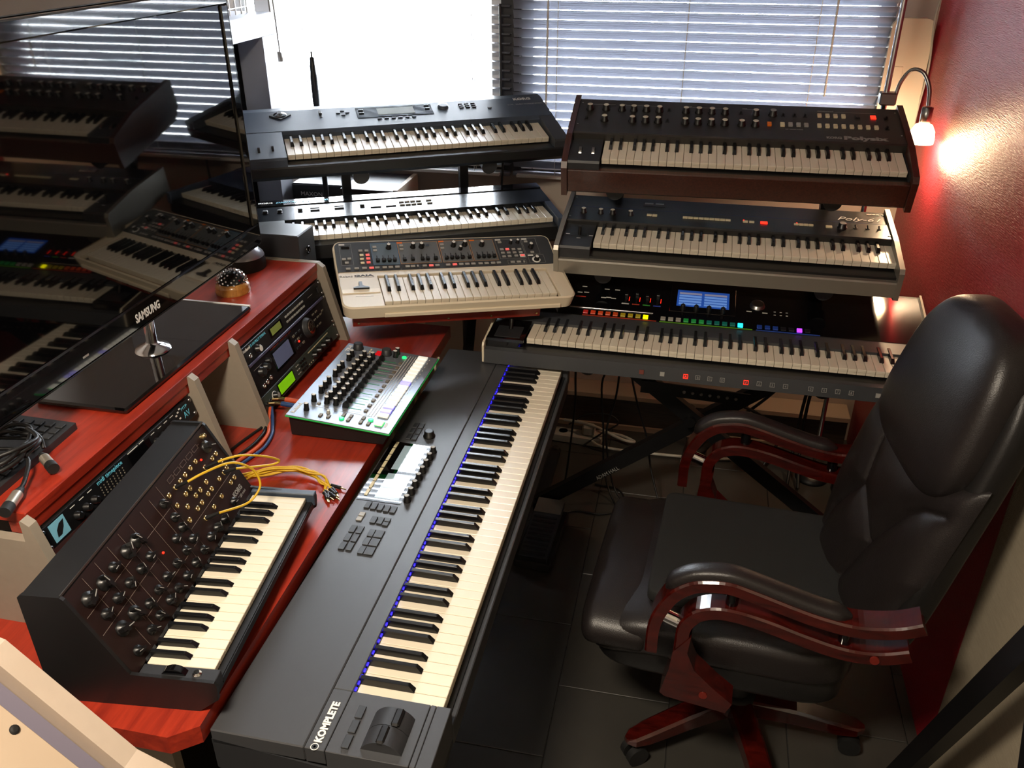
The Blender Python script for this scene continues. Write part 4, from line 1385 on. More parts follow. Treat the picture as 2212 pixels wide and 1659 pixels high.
MB().lathe([(.003, 0), (.002, .002)], 8, T=TR(.27, .037, 0)).build('led', M['led_red'], t)
text(t, 'Roland  SUPER JV', I4, .13, .0755, .0003, .006, M['print_red'], .12)
MB().box(.035, .075, .067, .0678, 0, .0004).build('small_print', M['print_dim'], t)

t = rack_unit('rack_module', 'grey-green rack module with a bright green display, lowest in the rack', Y0, .80, 1, mat('rack_green_grey', '3a433f', .42))
MB().box(.098, .188, .006, .039, 0, .0015, .0004).build('display_window', M['black_gloss'], t)
MB().box(.102, .184, .009, .036, .0015, .002).build('display', M['lcd_green'], t)
inst(t, 'knob', knob_mesh(.0085, .013, 'print_dim', 1.2, 'knob'), I4, .075, .022)
MB().lathe([(.0115, 0), (.0115, .001), (.0105, .001)], 20, T=TR(.075, .022, 0)).build('knob_ring', M['print'], t)
for r_ in range(3):
    for c in range(3):
        inst(t, 'button', btn_mesh(.007, .005, .003, 'knob'), I4, .236 + c * .012, .012 + r_ * .011)
    inst(t, 'button', btn_mesh(.006, .003, .002, 'btn_grey'), I4, .212, .012 + r_ * .011)
    inst(t, 'button', btn_mesh(.006, .003, .002, 'btn_grey'), I4, .222, .012 + r_ * .011)
for i in range(4):
    inst(t, 'knob', knob_mesh(.0092, .014, 'knob', 1.15, 'knob'), I4, .315 + i * .031, .018)
MB().box(.29, .425, .0345, .0372, 0, .0004).build('legend_strip', M['btn_cream'], t)
for i in range(5):
    MB().lathe([(.002, 0), (.0015, .001)], 8, T=TR(.278 + i * .012, .008, 0)).build('led', M['btn_cream'], t)
for x in (.03, .05):
    MB().lathe([(.005, 0), (.005, .003), (.003, .003), (.003, .0002)], 12, T=TR(x, .022, 0)).build('jack', M['black'], t)

t = rack_unit('rack_module', 'black rack interface with teal logo plate behind the modular synthesizer', .9625, .929, 1, mat('rack_jet', '0c0c0e', .4))
MB().box(.022, .060, .006, .040, 0, .001).build('logo_plate', mat('logo_teal', '6fa9c0', .5), t)
MB().prism([(.03, .012), (.04, .012), (.05, .022), (.056, .034), (.044, .032), (.034, .024)], .001, .0013, 'z').build('logo_mark', M['black'], t)
text(t, 'midi timepiece', I4, .155, .0335, .0003, .012, M['print_teal'], .075)
text(t, 'MTP', I4, .438, .030, .0003, .010, M['print_teal'], .022)
text(t, 'AV', I4, .440, .012, .0003, .018, M['print_teal'], .022)
for r_ in range(4):
    for c in range(8):
        MB().box(.158 + c * .0095, .1605 + c * .0095, .009 + r_ * .0055, .0115 + r_ * .0055, 0, .0006).build('indicator', M['btn_taupe'], t)
MB().box(.155, .238, .004, .0048, 0, .0004).build('panel_line', M['print'], t)
MB().box(.25, .32, .008, .038, 0, .0012, .0003).build('display_window', M['black_gloss'], t)
for bx in ((.252, .32, .0055, .0068), (.252, .285, .0395, .0412), (.29, .305, .0395, .0412)):
    MB().box(*bx, 0, .0004).build('small_print', M['print'], t)
for x in (.085, .11, .133, .335, .36, .382, .404):
    inst(t, 'knob', knob_mesh(.0072, .011, 'knob', 1.15, 'knob'), I4, x, .018)
    MB().box(x - .006, x + .006, .0365, .0378, 0, .0004).build('small_print', M['print'], t)
for x, y in ((.418, .030), (.426, .034), (.434, .038), (.418, .016), (.426, .02)):
    MB().box(x - .0025, x + .0025, y - .0015, y + .0015, 0, .0008).build('indicator', M['print'], t)

# ------------------------------------------------------------------ television on the shelf
FACE = Matrix(((0, 0, 1), (1, 0, 0), (0, 1, 0)))
TVM = mat('tv_screen', '050506', .03)
TVM.node_tree.nodes['Principled BSDF'].inputs['IOR'].default_value = 2.1
t = thing('television', 'large glossy black television mirroring the keyboards, standing on the shelf', 'television', (-1.105, 1.02, 1.122), FACE, base=(.51, -.105, -.06))
TWD, THT = .980, .613
BZ = .03
MB().box(0, TWD, 0, THT, -.05, -.006, .006).build('back_case', M['black'], t)
MB().box(BZ, TWD - BZ, .052, THT - .034, -.008, -.002).build('screen', TVM, t)
bz = mat('tv_bezel', '050506', .06, coat=1., crough=.03)
MB().box(0, TWD, 0, .052, -.03, .003, .003).build('bezel', bz, t)
MB().box(0, TWD, THT - .034, THT, -.03, .003, .003).build('bezel', bz, t)
MB().box(0, BZ, .052, THT - .034, -.03, .003, .003).build('bezel', bz, t)
MB().box(TWD - BZ, TWD, .052, THT - .034, -.03, .003, .003).build('bezel', bz, t)
MB().box(0, TWD, -.004, .0, -.03, .002, .001).build('edge_trim', mat('clear_edge', '2a2a2c', .08, metal=.5), t)
MB().box(TWD, TWD + .004, 0, THT, -.03, .002, .001).build('edge_trim', mat('clear_edge', '3a3a3e', .06, metal=.7), t)
text(t, 'SAMSUNG', I4, .418, .015, .0032, .026, M['print'], .088, .03)
MB().box(.245, .262, .018, .022, .003, .0034).build('indicator', M['print_dim'], t)
MB().box(.255, .78, -.105, -.092, -.145, .060, .004).build('stand_base', bz, t)
MB().cyl((.51, -.094, -.04), (.51, .03, -.035), .012, n=20).build('stand_neck', M['chrome'], t)
MB().lathe([(.04, 0), (.036, .008), (.016, .016), (.013, .02)], 24, T=Matrix.Translation((.51, -.094, -.04)) @ Matrix.Rotation(R(-90), 4, 'X')).build('neck_collar', M['chrome'], t)
MB().box(.776, .782, -.0935, -.0905, -.14, .058).build('peeling_film', M['print'], t)

# ------------------------------------------------------------------ computer keyboard, microphone cables
t = thing('computer_keyboard', 'flat black computer keyboard on the shelf under the television', 'computer keyboard', (-1.085, .78, SZ), rzyx(93, 0), base=(.21, .075, 0))
MB().prism([(0, 0), (0, .014), (.15, .022), (.15, 0)], 0, .43).build('case', M['black_satin'], t)
kc = shared('ckey', lambda: MB().box(-.0075, .0075, -.0075, .0075, 0, .004, .001).mesh('key', M['btn_dark']))
T = panel_frame(0, .0142, .15, .0222)
for c in range(21):
    if c in (15, 17):
        continue
    for r_ in range(6):
        if c == 16 and r_ in (2, 3):
            continue
        inst(t, 'key', kc, T, .018 + c * .0196, .018 + r_ * .0215)


def xlr_cable(label, loops, ends):
    c = thing('microphone_cable', label, 'cable', (*ends[0][0][:2], SZ))
    off = Vector((*ends[0][0][:2], SZ))
    MB().tube([Vector(p) - off for p in loops], .0038, 8, sub=5).build('cord', M['cable'], c)
    for a, b_ in ends:
        a, b_ = Vector(a) - off, Vector(b_) - off
        d = (b_ - a)
        MB().cyl(a, a + d * .62, .0095, n=18).build('connector', mat('nickel', 'c9c0b2', .3, metal=.8), c)
        MB().cyl(a + d * .62, b_, .0102, n=18).build('connector_end', M['rubber'], c)
        MB().cyl(a - d * .35, a, .005, .009, 14).build('strain_relief', M['rubber'], c)
    return c


lp = []
for i in range(40):
    a = 2 * PI * i / 9.3
    rr = .058 + .010 * math.sin(i * 1.7)
    lp.append((-1.135 + rr * math.cos(a) * .8, 1.055 + rr * math.sin(a) * 1.05, 1.056 + .0005 * i + .004 * math.sin(i * 2.1)))
lp += [(-1.1, 1.11, 1.06), (-1.088, 1.099, 1.045)]
xlr_cable('coiled black microphone cable with one silver plug over the keyboard edge', lp, [((-1.082, 1.088, 1.032), (-1.046, 1.064, 1.030))])
xlr_cable('black microphone cable whose silver plug points at the near end of the shelf', [(-1.2, 1.0, 1.06), (-1.14, 1.06, 1.062), (-1.09, 1.06, 1.05), (-1.066, 1.02, 1.036), (-1.056, .992, 1.032)],
          [((-1.055, .985, 1.030), (-1.04, .936, 1.030))])

# ------------------------------------------------------------------ small things on the shelf
t = thing('pin_dome', 'round turned wooden base carrying a dome of small metal tips', 'ornament', (-1.15, 1.905, SZ))
MB().lathe([(.043, 0), (.045, .006), (.042, .012), (.044, .017), (.041, .024), (.036, .028)], 28).build('wooden_base', wood('honey_wood', '8a5a24', 'b98440', (20, 20, 4), .3, .4), t)
MB().lathe([(.034, .026), (.031, .038), (.022, .048), (.01, .0535), (.0001, .055)], 24).build('dome', M['rubber'], t)
pins = MB()
for i in range(90):
    ph = math.acos(1 - (i + .5) / 90 * .92)
    th = i * 2.39996
    d = Vector((math.sin(ph) * math.cos(th), math.sin(ph) * math.sin(th), math.cos(ph)))
    p = Vector((d.x * .033, d.y * .033, .026 + d.z * .029))
    pins.cyl(p, p + d * .008, .0019, .0024, 7)
o = pins.build('metal_tips', M['chrome'], t)
o['kind'] = 'stuff'

t = thing('cone_stand', 'silver cone-shaped foot with chrome stem behind the far edge of the television', 'stand', (-1.205, 2.075, SZ))
MB().lathe([(.058, 0), (.060, .01), (.058, .035)], 32).build('foot', M['rubber'], t)
MB().lathe([(.0575, .035), (.055, .042), (.030, .068), (.022, .072)], 32).build('cone', M['silver'], t)
MB().tube([(0, 0, .07), (.003, .004, .12), (-.004, .008, .19), (-.01, .01, .25)], .008, 10).build('stem', M['chrome'], t)
MB().lathe([(.012, .072), (.014, .082), (.010, .09)], 16).build('collar', M['gold'], t)

t = thing('monitor_speaker', 'small black box speaker between the shelf end and the cream synthesizer', 'speaker', (-1.155, 2.2205, DZ))
MB().box(-.072, .075, -.054, .054, 0, .303, .003).build('cabinet', M['black_satin'], t)
FX = Matrix.Translation((.075, 0, 0)) @ FACE.to_4x4()
MB().lathe([(.012, 0), (.012, .004), (.009, .005), (.006, .002)], 20, T=FX @ TR(.0, .245, 0)).build('volume_knob', M['black_gloss'], t)
MB().lathe([(.045, 0), (.045, .003), (.04, .003), (.02, -.006), (.001, -.003)], 28, T=FX @ TR(.0, .1, 0)).build('woofer', M['rubber'], t)

# ------------------------------------------------------------------ red ledge under the cream synthesizer
Rg = rzyx(27.58, 10.0, 3.28)
Pg = Vector((-.823 * .955, 2.1389 * .955, 1.88 - .9603 * .955))
t = thing('ledge', 'red wooden ledge with a row of brass screws under the cream synthesizer', 'shelf', Pg, Rg, base=(.2, .15, -.06), scale=.955)
MB().box(-.088, .474, .010, .032, -.086, -.037, .001).build('front_lip', M['cherry_x'], t)
MB().box(-.088, .474, .032, .29, -.052, -.037, .001).build('board', M['cherry_x'], t)
for x in (-.073, .06, .19, .32, .462):
    MB().cyl((x, .0105, -.074), (x, .0065, -.074), .0032, n=10).build('screw', M['gold'], t)
for x in (.1, .33):
    MB().box(x - .015, x + .015, .255, .285, -.90, -.052).build('support_post', M['stand'], t)

# loose yellow patch cords lying on the desk
rnd = random.Random(11)
for i in range(8):
    e0 = Vector((-.90 + rnd.uniform(-.012, .012), 1.415 + rnd.uniform(-.015, .02), DZ + .006 + i * .003))
    z = DZ + .005 + (i % 3) * .006
    mid = [Vector((-.865 + rnd.uniform(-.004, .004), 1.443 + rnd.uniform(-.008, .01), z + .004)),
           Vector((-.815, 1.462 + rnd.uniform(-.008, .012), z + .006)),
           Vector((-.765, 1.459 + rnd.uniform(-.01, .01), z + .004)),
           Vector((-.728 + rnd.uniform(-.004, .008), 1.440 + rnd.uniform(-.012, .012), z))]
    a = rnd.uniform(-1.25, -.15)
    e1 = Vector((-.712 + rnd.uniform(-.006, .012), 1.418 + rnd.uniform(-.01, .022), DZ + .005))
    c = thing('patch_cable', 'loose yellow patch cord in the bundle lying on the red desk', 'cable', (e1.x, e1.y, DZ), group='loose yellow patch cords on the desk')
    off = Vector((e1.x, e1.y, DZ))
    MB().tube([p - off for p in [e0] + mid + [e1]], .0022, 7, sub=5).build('cord', M['cable_yellow'], c)
    d = Vector((math.cos(a), math.sin(a), 0))
    MB().cyl(e1 - off, e1 - off + d * .024, .0036, .0042, 10).build('plug', M['cable'], c)
    MB().cyl(e1 - off + d * .024, e1 - off + d * .038, .0016, n=8).build('plug_tip', M['gold'], c)

def cable(name, label, pts, r, m, cat='cable', sub=6, group=None):
    off = Vector(pts[-1])
    c = MB().tube([Vector(p) - off for p in pts], r, 8, sub=sub).mesh(name, M[m])
    o = place(name, c)
    o.location = off
    return tag(o, label, cat, group)


cable('cable', 'blue cable curving from the rack foot across the red desk', [(-.968, 1.69, .81), (-.955, 1.665, .80), (-.942, 1.636, .79), (-.929, 1.604, .788), (-.922, 1.551, .787), (-.932, 1.506, .787), (-.95, 1.45, .787), (-.985, 1.36, .787)], .0042, 'cable_blue')
cable('cable', 'orange cable beside the blue one on the red desk', [(-.97, 1.688, .81), (-.962, 1.66, .80), (-.951, 1.635, .79), (-.939, 1.602, .788), (-.937, 1.554, .787), (-.947, 1.509, .787), (-.965, 1.45, .787), (-.998, 1.36, .787)], .0046, 'cable_orange')
cable('cable', 'thin black cable lying along the slanted beige rack foot', [(-.962, 1.66, .80), (-.968, 1.632, .788), (-.976, 1.605, .7865), (-.987, 1.557, .7865), (-.998, 1.50, .7865), (-1.02, 1.42, .7865)], .0034, 'cable')
cable('cable', 'thick black cable between the orange cable and the rack foot', [(-.96, 1.668, .80), (-.957, 1.63, .789), (-.952, 1.60, .787), (-.954, 1.55, .787), (-.966, 1.5, .787), (-.985, 1.43, .787)], .0040, 'cable')
for nm, m, y in (('orange', 'cable_orange', 1.722), ('blue', 'cable_blue', 1.700)):
    c = thing('phono_plug', nm + ' phono plug with gilt tip reaching the drum machine from the rack', 'plug', (-.93, y, .80))
    MB().cyl((-.032, 0, .018), (-.015, 0, .018), .0045, n=12).build('tip', M['gold'], c)
    MB().cyl((-.015, 0, .018), (.03, 0, .015), .0062, n=12).build('sleeve', M[m], c)
    MB().tube([(.03, 0, .015), (.05, .0, .008), (.09, 0, .006)], .003, 8).build('cord', M[m], c)
    MB().tube([(-.032, 0, .018), (-.05, -.01, .02)], .003, 8, sub=1).build('lead', M['gold'], c)


# ------------------------------------------------------------------ keyboard stands
def bar(p0, p1, w, d, side=(0, 1, 0)):
    """square tube from p0 to p1; w across, d along `side`"""
    p0, p1, s_ = Vector(p0), Vector(p1), Vector(side).normalized()
    u = (p1 - p0).normalized()
    v = u.cross(s_).normalized()
    vs = []
    for p in (p0, p1):
        for a, b_ in ((-1, -1), (1, -1), (1, 1), (-1, 1)):
            vs.append(p + v * (a * w / 2) + s_ * (b_ * d / 2))
    return MB().add(vs, [(0, 1, 2, 3), (7, 6, 5, 4), (0, 4, 5, 1), (1, 5, 6, 2), (2, 6, 7, 3), (3, 7, 4, 0)])


def synth_frame(P, rot):
    return Matrix.Translation(P) @ rot.to_4x4()


t = thing('keyboard_stand', 'black X-frame stand with two upper tiers carrying the three keyboards by the blinds', 'stand', (.06, 2.5, 0))
off = Vector((.06, 2.5, 0))
S = lambda *p: Vector(p) - off
bar(S(-.235, 2.45, .705), S(.632, 2.45, .035), .048, .03).build('cross_leg', M['stand'], t)
bar(S(.455, 2.49, .715), S(-.43, 2.49, .035), .048, .03).build('cross_leg', M['stand'], t)
for x in (-.43, .632):
    bar(S(x, 2.475, .018), S(x, 2.85, .018), .036, .036, (1, 0, 0)).build('foot_bar', M['stand'], t)
    for y in (2.487, 2.85):
        MB().cyl(S(x, y - .012, .02), S(x, y + .012, .02), .0205, n=14).build('foot_cap', M['rubber'], t)
bar(S(-.10, 2.43, .575), S(.235, 2.43, .562), .042, .006).build('brace', M['stand'], t)
for i in range(7):
    MB().cyl(S(.035 + i * .0265, 2.4265, .5705 - i * .0011), S(.035 + i * .0265, 2.4235, .5705 - i * .0011), .005, n=10).build('brace_hole', M['print_dim'], t)
MB().cyl(S(.062, 2.42, .465), S(.062, 2.51, .465), .018, n=16).build('pivot_bolt', M['stand'], t)
text(t, 'ADAM HALL', Matrix.Translation(S(-.22, 2.4335, .195)) @ Matrix.Rotation(R(-37.5), 4, 'Y') @ Matrix.Rotation(R(90), 4, 'X'), 0, 0, 0, .02, M['print_dim'], .09)
FJ = synth_frame((-.4212, 2.1796, .8266), rzyx(-.55, -.68))
F6 = synth_frame((-.273, 2.4302, 1.0347), rzyx(0, 8.36))
FP = synth_frame((-.2702, 2.5223, 1.2594), rzyx(1.69, 15.44))
for F, xs, h, y0, y1 in ((FJ, (.175, .823), -.084, .035, .42), (F6, (.032, .672), -.113, .02, .30), (FP, (.041, .672), -.121, .03, .30)):
    for x in xs:
        a, c = F @ Vector((x, y0, h)) - off, F @ Vector((x, y1, h)) - off
        MB().cyl(a, c, .0175, n=14).build('support_arm', M['stand'], t)
        d = (c - a).normalized()
        MB().cyl(a - d * .012, a + d * .03, .026, n=20).build('arm_cap', M['black_satin'], t)
for i, xs in enumerate(((-.235, -.232), (.405, .402))):
    bar(S(xs[0], 2.60, .71), S(xs[1], 2.80, 1.235), .038, .030, (1, 0, 0)).build('upright', M['stand'], t)
bar(S(-.235, 2.66, .86), S(.405, 2.66, .86), .02, .02, (0, 1, 0)).build('tie_bar', M['stand'], t)

t = thing('keyboard_stand', 'black two-tier stand in the window corner under the slate and glossy synthesizers', 'stand', (-.95, 2.72, 0))
off = Vector((-.95, 2.72, 0))
FS = synth_frame((-1.2219, 2.4512, 1.2385), rzyx(29.11, 12.13))
FD = synth_frame((-1.1978, 2.3366, 1.0167), rzyx(26.1, .5))
dv = Vector((math.cos(R(29)), math.sin(R(29)), 0))
nv = Vector((-math.sin(R(29)), math.cos(R(29)), 0))
for F, xs, h, y0, y1 in ((FS, (.222, .648), -.094, .02, .30), (FD, (.20, .62), -.0935, .06, .36)):
    for x in xs:
        a, c = F @ Vector((x, y0, h)) - off, F @ Vector((x, y1, h)) - off
        MB().cyl(a, c, .016, n=14).build('support_arm', M['stand'], t)
        d = (c - a).normalized()
        MB().cyl(a - d * .012, a + d * .035, .026, n=20).build('arm_cap', M['black_satin'], t)
for x in (.20, .62):
    p = FS @ Vector((x, .27, -.09))
    q = Vector((p.x, p.y, 0))
    bar(q - off, p - off + Vector((0, 0, .03)), .03, .03, dv).build('upright', M['stand'], t)
    bar(q - off - nv * .3 + Vector((0, 0, .016)), q - off + nv * .1 + Vector((0, 0, .016)), .032, .032, dv).build('foot_bar', M['stand'], t)
a, c = FS @ Vector((.20, .25, -.12)), FS @ Vector((.62, .25, -.105))
MB().cyl(a - off, c - off, .009, n=12).build('tie_bar', M['stand'], t)

# stand leaning by the pale wall
t = thing('keyboard_stand', 'bare black X-stand tubes standing before the pale woven wall', 'stand', (.6, 1.25, 0))
off = Vector((.6, 1.25, 0))
bar(Vector((0, .285, .02)), Vector((0, -.33, 1.40)), .05, .03, (1, 0, 0)).build('cross_leg', M['stand'], t)
bar(Vector((.032, -.46, .02)), Vector((.032, .17, 1.40)), .05, .03, (1, 0, 0)).build('cross_leg', M['stand'], t)
for y, z in ((.285, .018), (-.46, .018)):
    bar(Vector((-.12, y, z)), Vector((.09, y, z)), .036, .036, (0, 1, 0)).build('foot_bar', M['stand'], t)

# ------------------------------------------------------------------ swivel armchair
def sq(ax, ay, az, c, e1=.4, e2=.4, nu=40, nv=24, fn=None):
    """closed cushion: superquadric with half sizes ax, ay, az about c, optionally bent by fn"""
    mb = MB()

    def pw(v, e):
        return math.copysign(abs(v) ** e, v)

    def f(u, v):
        th = -PI + 2 * PI * u
        ph = (-.5 + v) * PI
        p = Vector((ax * pw(math.cos(ph), e1) * pw(math.cos(th), e2), ay * pw(math.cos(ph), e1) * pw(math.sin(th), e2), az * pw(math.sin(ph), e1)))
        if fn:
            p = fn(p)
        return p + Vector(c)
    mb.grid(f, nu, nv, closed_u=True)
    return mb


def strip(pts, th, b0, b1, close_end=True):
    """bent wooden rail: top edge pts (a, z), thickness th below, extruded b0..b1"""
    n = len(pts)
    # refine
    P = [Vector((p[0], p[1])) for p in pts]
    E_ = [P[0] * 2 - P[1]] + P + [P[-1] * 2 - P[-2]]
    C = []
    for i in range(1, len(E_) - 2):
        a, b_, c, d = E_[i - 1:i + 3]
        for k in range(4):
            q = k / 4
            C.append(.5 * ((2 * b_) + (c - a) * q + (2 * a - 5 * b_ + 4 * c - d) * q * q + (3 * b_ - a - 3 * c + d) * q ** 3))
    C.append(P[-1])
    low = []
    for i, p in enumerate(C):
        d = (C[min(i + 1, len(C) - 1)] - C[max(i - 1, 0)]).normalized()
        low.append(p + Vector((d.y, -d.x)) * th)
    mb = MB()
    m = len(C)
    ch = .004
    rings = []
    for i in range(m):
        t_, l_ = C[i], low[i]
        nn = (t_ - l_).normalized()
        rings.append([(t_.x - nn.x * ch, b0, t_.y - nn.y * ch), (t_.x, b0 + ch, t_.y), (t_.x, b1 - ch, t_.y), (t_.x - nn.x * ch, b1, t_.y - nn.y * ch),
                      (l_.x, b1, l_.y), (l_.x, b0, l_.y)])
    vs = [p for r_ in rings for p in r_]
    fs = []
    for i in range(m - 1):
        for k in range(6):
            j = (k + 1) % 6
            fs.append((i * 6 + k, (i + 1) * 6 + k, (i + 1) * 6 + j, i * 6 + j))
    fs += [[0, 1, 2, 3, 4, 5], [(m - 1) * 6 + k for k in range(6)][::-1]]
    mb.add(vs, fs)
    return mb, C


def swivel_chair():
    t = thing('armchair', 'black leather swivel armchair with curved glossy mahogany arms beside the red wall', 'chair', (.2, 1.70, 0), rzyx(-3.8, 0))
    up = [(-.183, .500), (-.182, .572), (-.169, .623), (-.144, .671), (-.109, .703), (-.073, .716), (-.027, .721), (.021, .711), (.084, .694), (.147, .679), (.208, .672), (.251, .677), (.293, .689), (.327, .707)]
    lo = [(-.123, .46), (-.123, .53), (-.122, .575), (-.112, .604), (-.089, .632), (-.05, .649), (-.002, .65), (.061, .639), (.126, .622), (.189, .609), (.235, .607), (.278, .615), (.318, .632)]
    leg = [(-.124, .511), (-.128, .46), (-.142, .387), (-.13, .378), (.001, .366), (.012, .395), (-.03, .428), (-.075, .47), (-.094, .516), (-.09, .563)]
    for sgn, nm in ((-1, 'near'), (1, 'far')):
        b0, b1 = (-.3325, -.275) if sgn < 0 else (.300, .3575)
        mb, C = strip(up, .026, b0, b1)
        arm = mb.build('armrest', M['mahogany'], t)
        mb, _ = strip(lo, .028, b0 + .004, b1 - .004)
        mb.build('arm_rail', M['mahogany'], arm)
        MB().prism(leg, b0 + .002, b1 - .002, 'y').build('arm_post', M['mahogany'], arm)
        # pad
        pp = [p for p in C if -.152 < p.x < .215 and p.y > .655]
        pm = MB()
        n = len(pp)
        rings = []
        bw = (b1 - b0) / 2 - .006
        bc = (b0 + b1) / 2
        for i, p in enumerate(pp):
            k = i / (n - 1)
            sc = min(1, (k / .06) ** .5 if k < .06 else 1, ((1 - k) / .06) ** .5 if k > .94 else 1)
            sc = max(sc, .25)
            d = (pp[min(i + 1, n - 1)] - pp[max(i - 1, 0)]).normalized()
            nn = Vector((-d.y, d.x))
            ring = []
            for q in range(12):
                a = PI * q / 11
                yy = -math.cos(a)
                hh = math.sin(a) ** .5 * .019
                ring.append((p.x + nn.x * (hh * sc), bc + yy * bw * sc, p.y + nn.y * (hh * sc)))
            rings.append(ring)
        vs = [v for r_ in rings for v in r_]
        fs = [(i * 12 + q, (i + 1) * 12 + q, (i + 1) * 12 + q + 1, i * 12 + q + 1) for i in range(n - 1) for q in range(11)]
        pm.add(vs, fs, smooth=True)
        pm.add(vs, [list(range(12))[::-1], list(range((n - 1) * 12, n * 12))])
        pm.build('arm_pad', M['leather'], arm)
        for a, z0, z1 in ((-.02, .644, .698), (.205, .600, .652)):
            MB().cyl((a, bc, z0), (a, bc, z1), .013, n=16).build('spacer', M['black_gloss'], arm)
        MB().cyl((-.168, bc, .592), (-.112, bc, .572), .0155, n=20).build('chrome_spacer', M['chrome'], arm)
        for a, z in ((-.05, .405), (.262, .596)):
            MB().cyl((a, b0 - .0005 if sgn < 0 else b0 - .0, z), (a, b0 + .004, z), .009, n=16).build('wood_plug', mat('plug_wood', '6a2018', .3), arm)
    # seat
    def droop(p):
        q = p.copy()
        if p.x < -.10:
            q.z -= ((-.10 - p.x) ** 2) * 1.3
        return q
    sq(.30, .262, .062, (-.035, .012, .445), .42, .32, 48, 22, droop).build('seat', M['leather'], t)
    fr = sq(.088, .268, .066, (-.258, .012, .433), .75, .28, 40, 20)
    fr.build('seat_front_roll', M['leather'], t)
    sq(.285, .250, .05, (-.03, .012, .375), .3, .3, 40, 14).build('seat_base', M['leather_dark'], t)
    # back: leans and turns a little towards the room
    TB = TR(.232, .015, .52) @ Matrix.Rotation(R(11.0), 4, 'Z')
    SL = .25

    def BP(b_, zr, d):
        return TB @ Vector((zr * SL - d, b_, zr))

    def pw(v, e):
        return math.copysign(abs(v) ** e, v)

    def back_blob(hd, hb, hz, cz, cd, cb, e1, e2, nu=44, nv=30, taper=0., wrap=0.):
        mb = MB()

        def f(u, v):
            th = -PI + 2 * PI * u
            ph = (-.5 + v) * PI
            d = hd * pw(math.cos(ph), e1) * pw(math.cos(th), e2)
            b_ = hb * pw(math.cos(ph), e1) * pw(math.sin(th), e2)
            z = hz * pw(math.sin(ph), e1)
            b_ *= 1 - taper * (z / hz)
            return BP(b_ + cb, z + cz - .52, d + cd + wrap * b_ * b_)
        mb.grid(f, nu, nv, closed_u=True)
        return mb
    back_blob(.042, .245, .36, .80, -.036, -.01, .42, .4, taper=.06).build('back_shell', M['leather_dark'], t)
    back_blob(.064, .200, .18, 1.03, -.002, -.018, .62, .5, taper=.12).build('headrest', M['leather'], t)
    seams = [[(.07, .735), (-.07, .672)], [(.07, .735), (.095, .82), (.105, .855), (.18, .905)], [(.07, .735), (.11, .68), (.15, .61), (.16, .55)],
             [(-.07, .672), (-.098, .735), (-.137, .80), (-.175, .837), (-.225, .862)], [(-.07, .672), (-.047, .60), (-.03, .545)]]

    def seam_dist(b_, z):
        best = 9.
        for ln in seams:
            for (x0_, y0_), (x1_, y1_) in zip(ln, ln[1:]):
                dx, dy = x1_ - x0_, y1_ - y0_
                k = max(0, min(1, ((b_ - x0_) * dx + (z - y0_) * dy) / (dx * dx + dy * dy)))
                best = min(best, math.hypot(b_ - x0_ - k * dx, z - y0_ - k * dy))
        return best

    def pad(u, v):
        uu, vv = 2 * u - 1, v
        z0_ = .478
        zt_mid = .93
        z = z0_ + vv * (zt_mid - z0_)
        hw = .205 + .045 * min(1, (z - z0_) / .22)
        b_ = uu * hw - .008
        # top edge rises towards both corners
        zt = .885 + .06 * abs(uu) ** 1.5
        z = z0_ + vv * (zt - z0_)
        e = max(0., 1 - abs(uu) ** 5) ** .5 * max(0., 1 - abs(2 * vv - 1) ** 7) ** .5
        sd = seam_dist(b_, z)
        puff = .016 * (1 - math.exp(-(sd / .035) ** 2)) - .010 * math.exp(-(sd / .006) ** 2)
        return BP(b_, z - .52, -.025 + e * (.052 + puff))
    MB().grid(pad, 90, 90).build('lumbar_cushion', M['leather'], t)
    # mechanism, column, star base
    MB().box(-.11, .13, -.10, .12, .30, .345, .01).build('mechanism', M['rubber'], t)
    bar(Vector((.09, .03, .33)), Vector((.30, .03, .47)), .06, .03, (0, 1, 0)).build('back_bracket', M['rubber'], t)
    MB().lathe([(.03, .10), (.03, .2), (.02, .2), (.02, .31)], 20, c=(.04, -.03, 0)).build('gas_column', M['rubber'], t)
    MB().lathe([(.05, .075), (.055, .11), (.045, .13), (.03, .13)], 24, c=(.04, -.03, 0)).build('hub', M['rubber'], t)
    for k in range(5):
        a = R(1 + 72 * k)
        d = Vector((math.cos(a), math.sin(a), 0))
        n_ = Vector((-d.y, d.x, 0))
        c0 = Vector((.04, -.03, 0))
        L_ = .30
        vs, fs = [], []
        for q, w_, zt, zb in ((.03, .030, .125, .075), (.15, .028, .118, .075), (.26, .026, .102, .068), (L_, .022, .094, .07), (L_ + .018, .008, .088, .075)):
            c = c0 + d * q
            for s_, z in ((-1, zb), (-1, zt - .006), (-.75, zt), (.75, zt), (1, zt - .006), (1, zb)):
                vs.append(c + n_ * (w_ * s_) + Vector((0, 0, z)))
        for i in range(4):
            for j in range(6):
                fs.append((i * 6 + j, (i + 1) * 6 + j, (i + 1) * 6 + (j + 1) % 6, i * 6 + (j + 1) % 6))
        fs += [list(range(6)), list(range(24, 30))[::-1]]
        lg = MB().add(vs, fs).build('base_leg', M['mahogany'], t)
        e = c0 + d * (L_ - .01)
        MB().cyl(e + Vector((0, 0, .05)), e + Vector((0, 0, .085)), .009, n=10).build('caster_stem', M['steel'], lg)
        for s_ in (-1, 1):
            MB().cyl(e + n_ * (s_ * .006) + Vector((0, 0, .0275)), e + n_ * (s_ * .024) + Vector((0, 0, .0275)), .0275, n=22).build('caster_wheel', M['rubber'], lg)
    MB().box(.23, .2315, -.03, -.018, .522, .55).build('tag', M['print'], t)
    # loose seat pad
    c = thing('seat_cushion', 'flat black fabric cushion lying on the leather seat', 'cushion', (.2, 1.70, .47), rzyx(-3.8, 0))
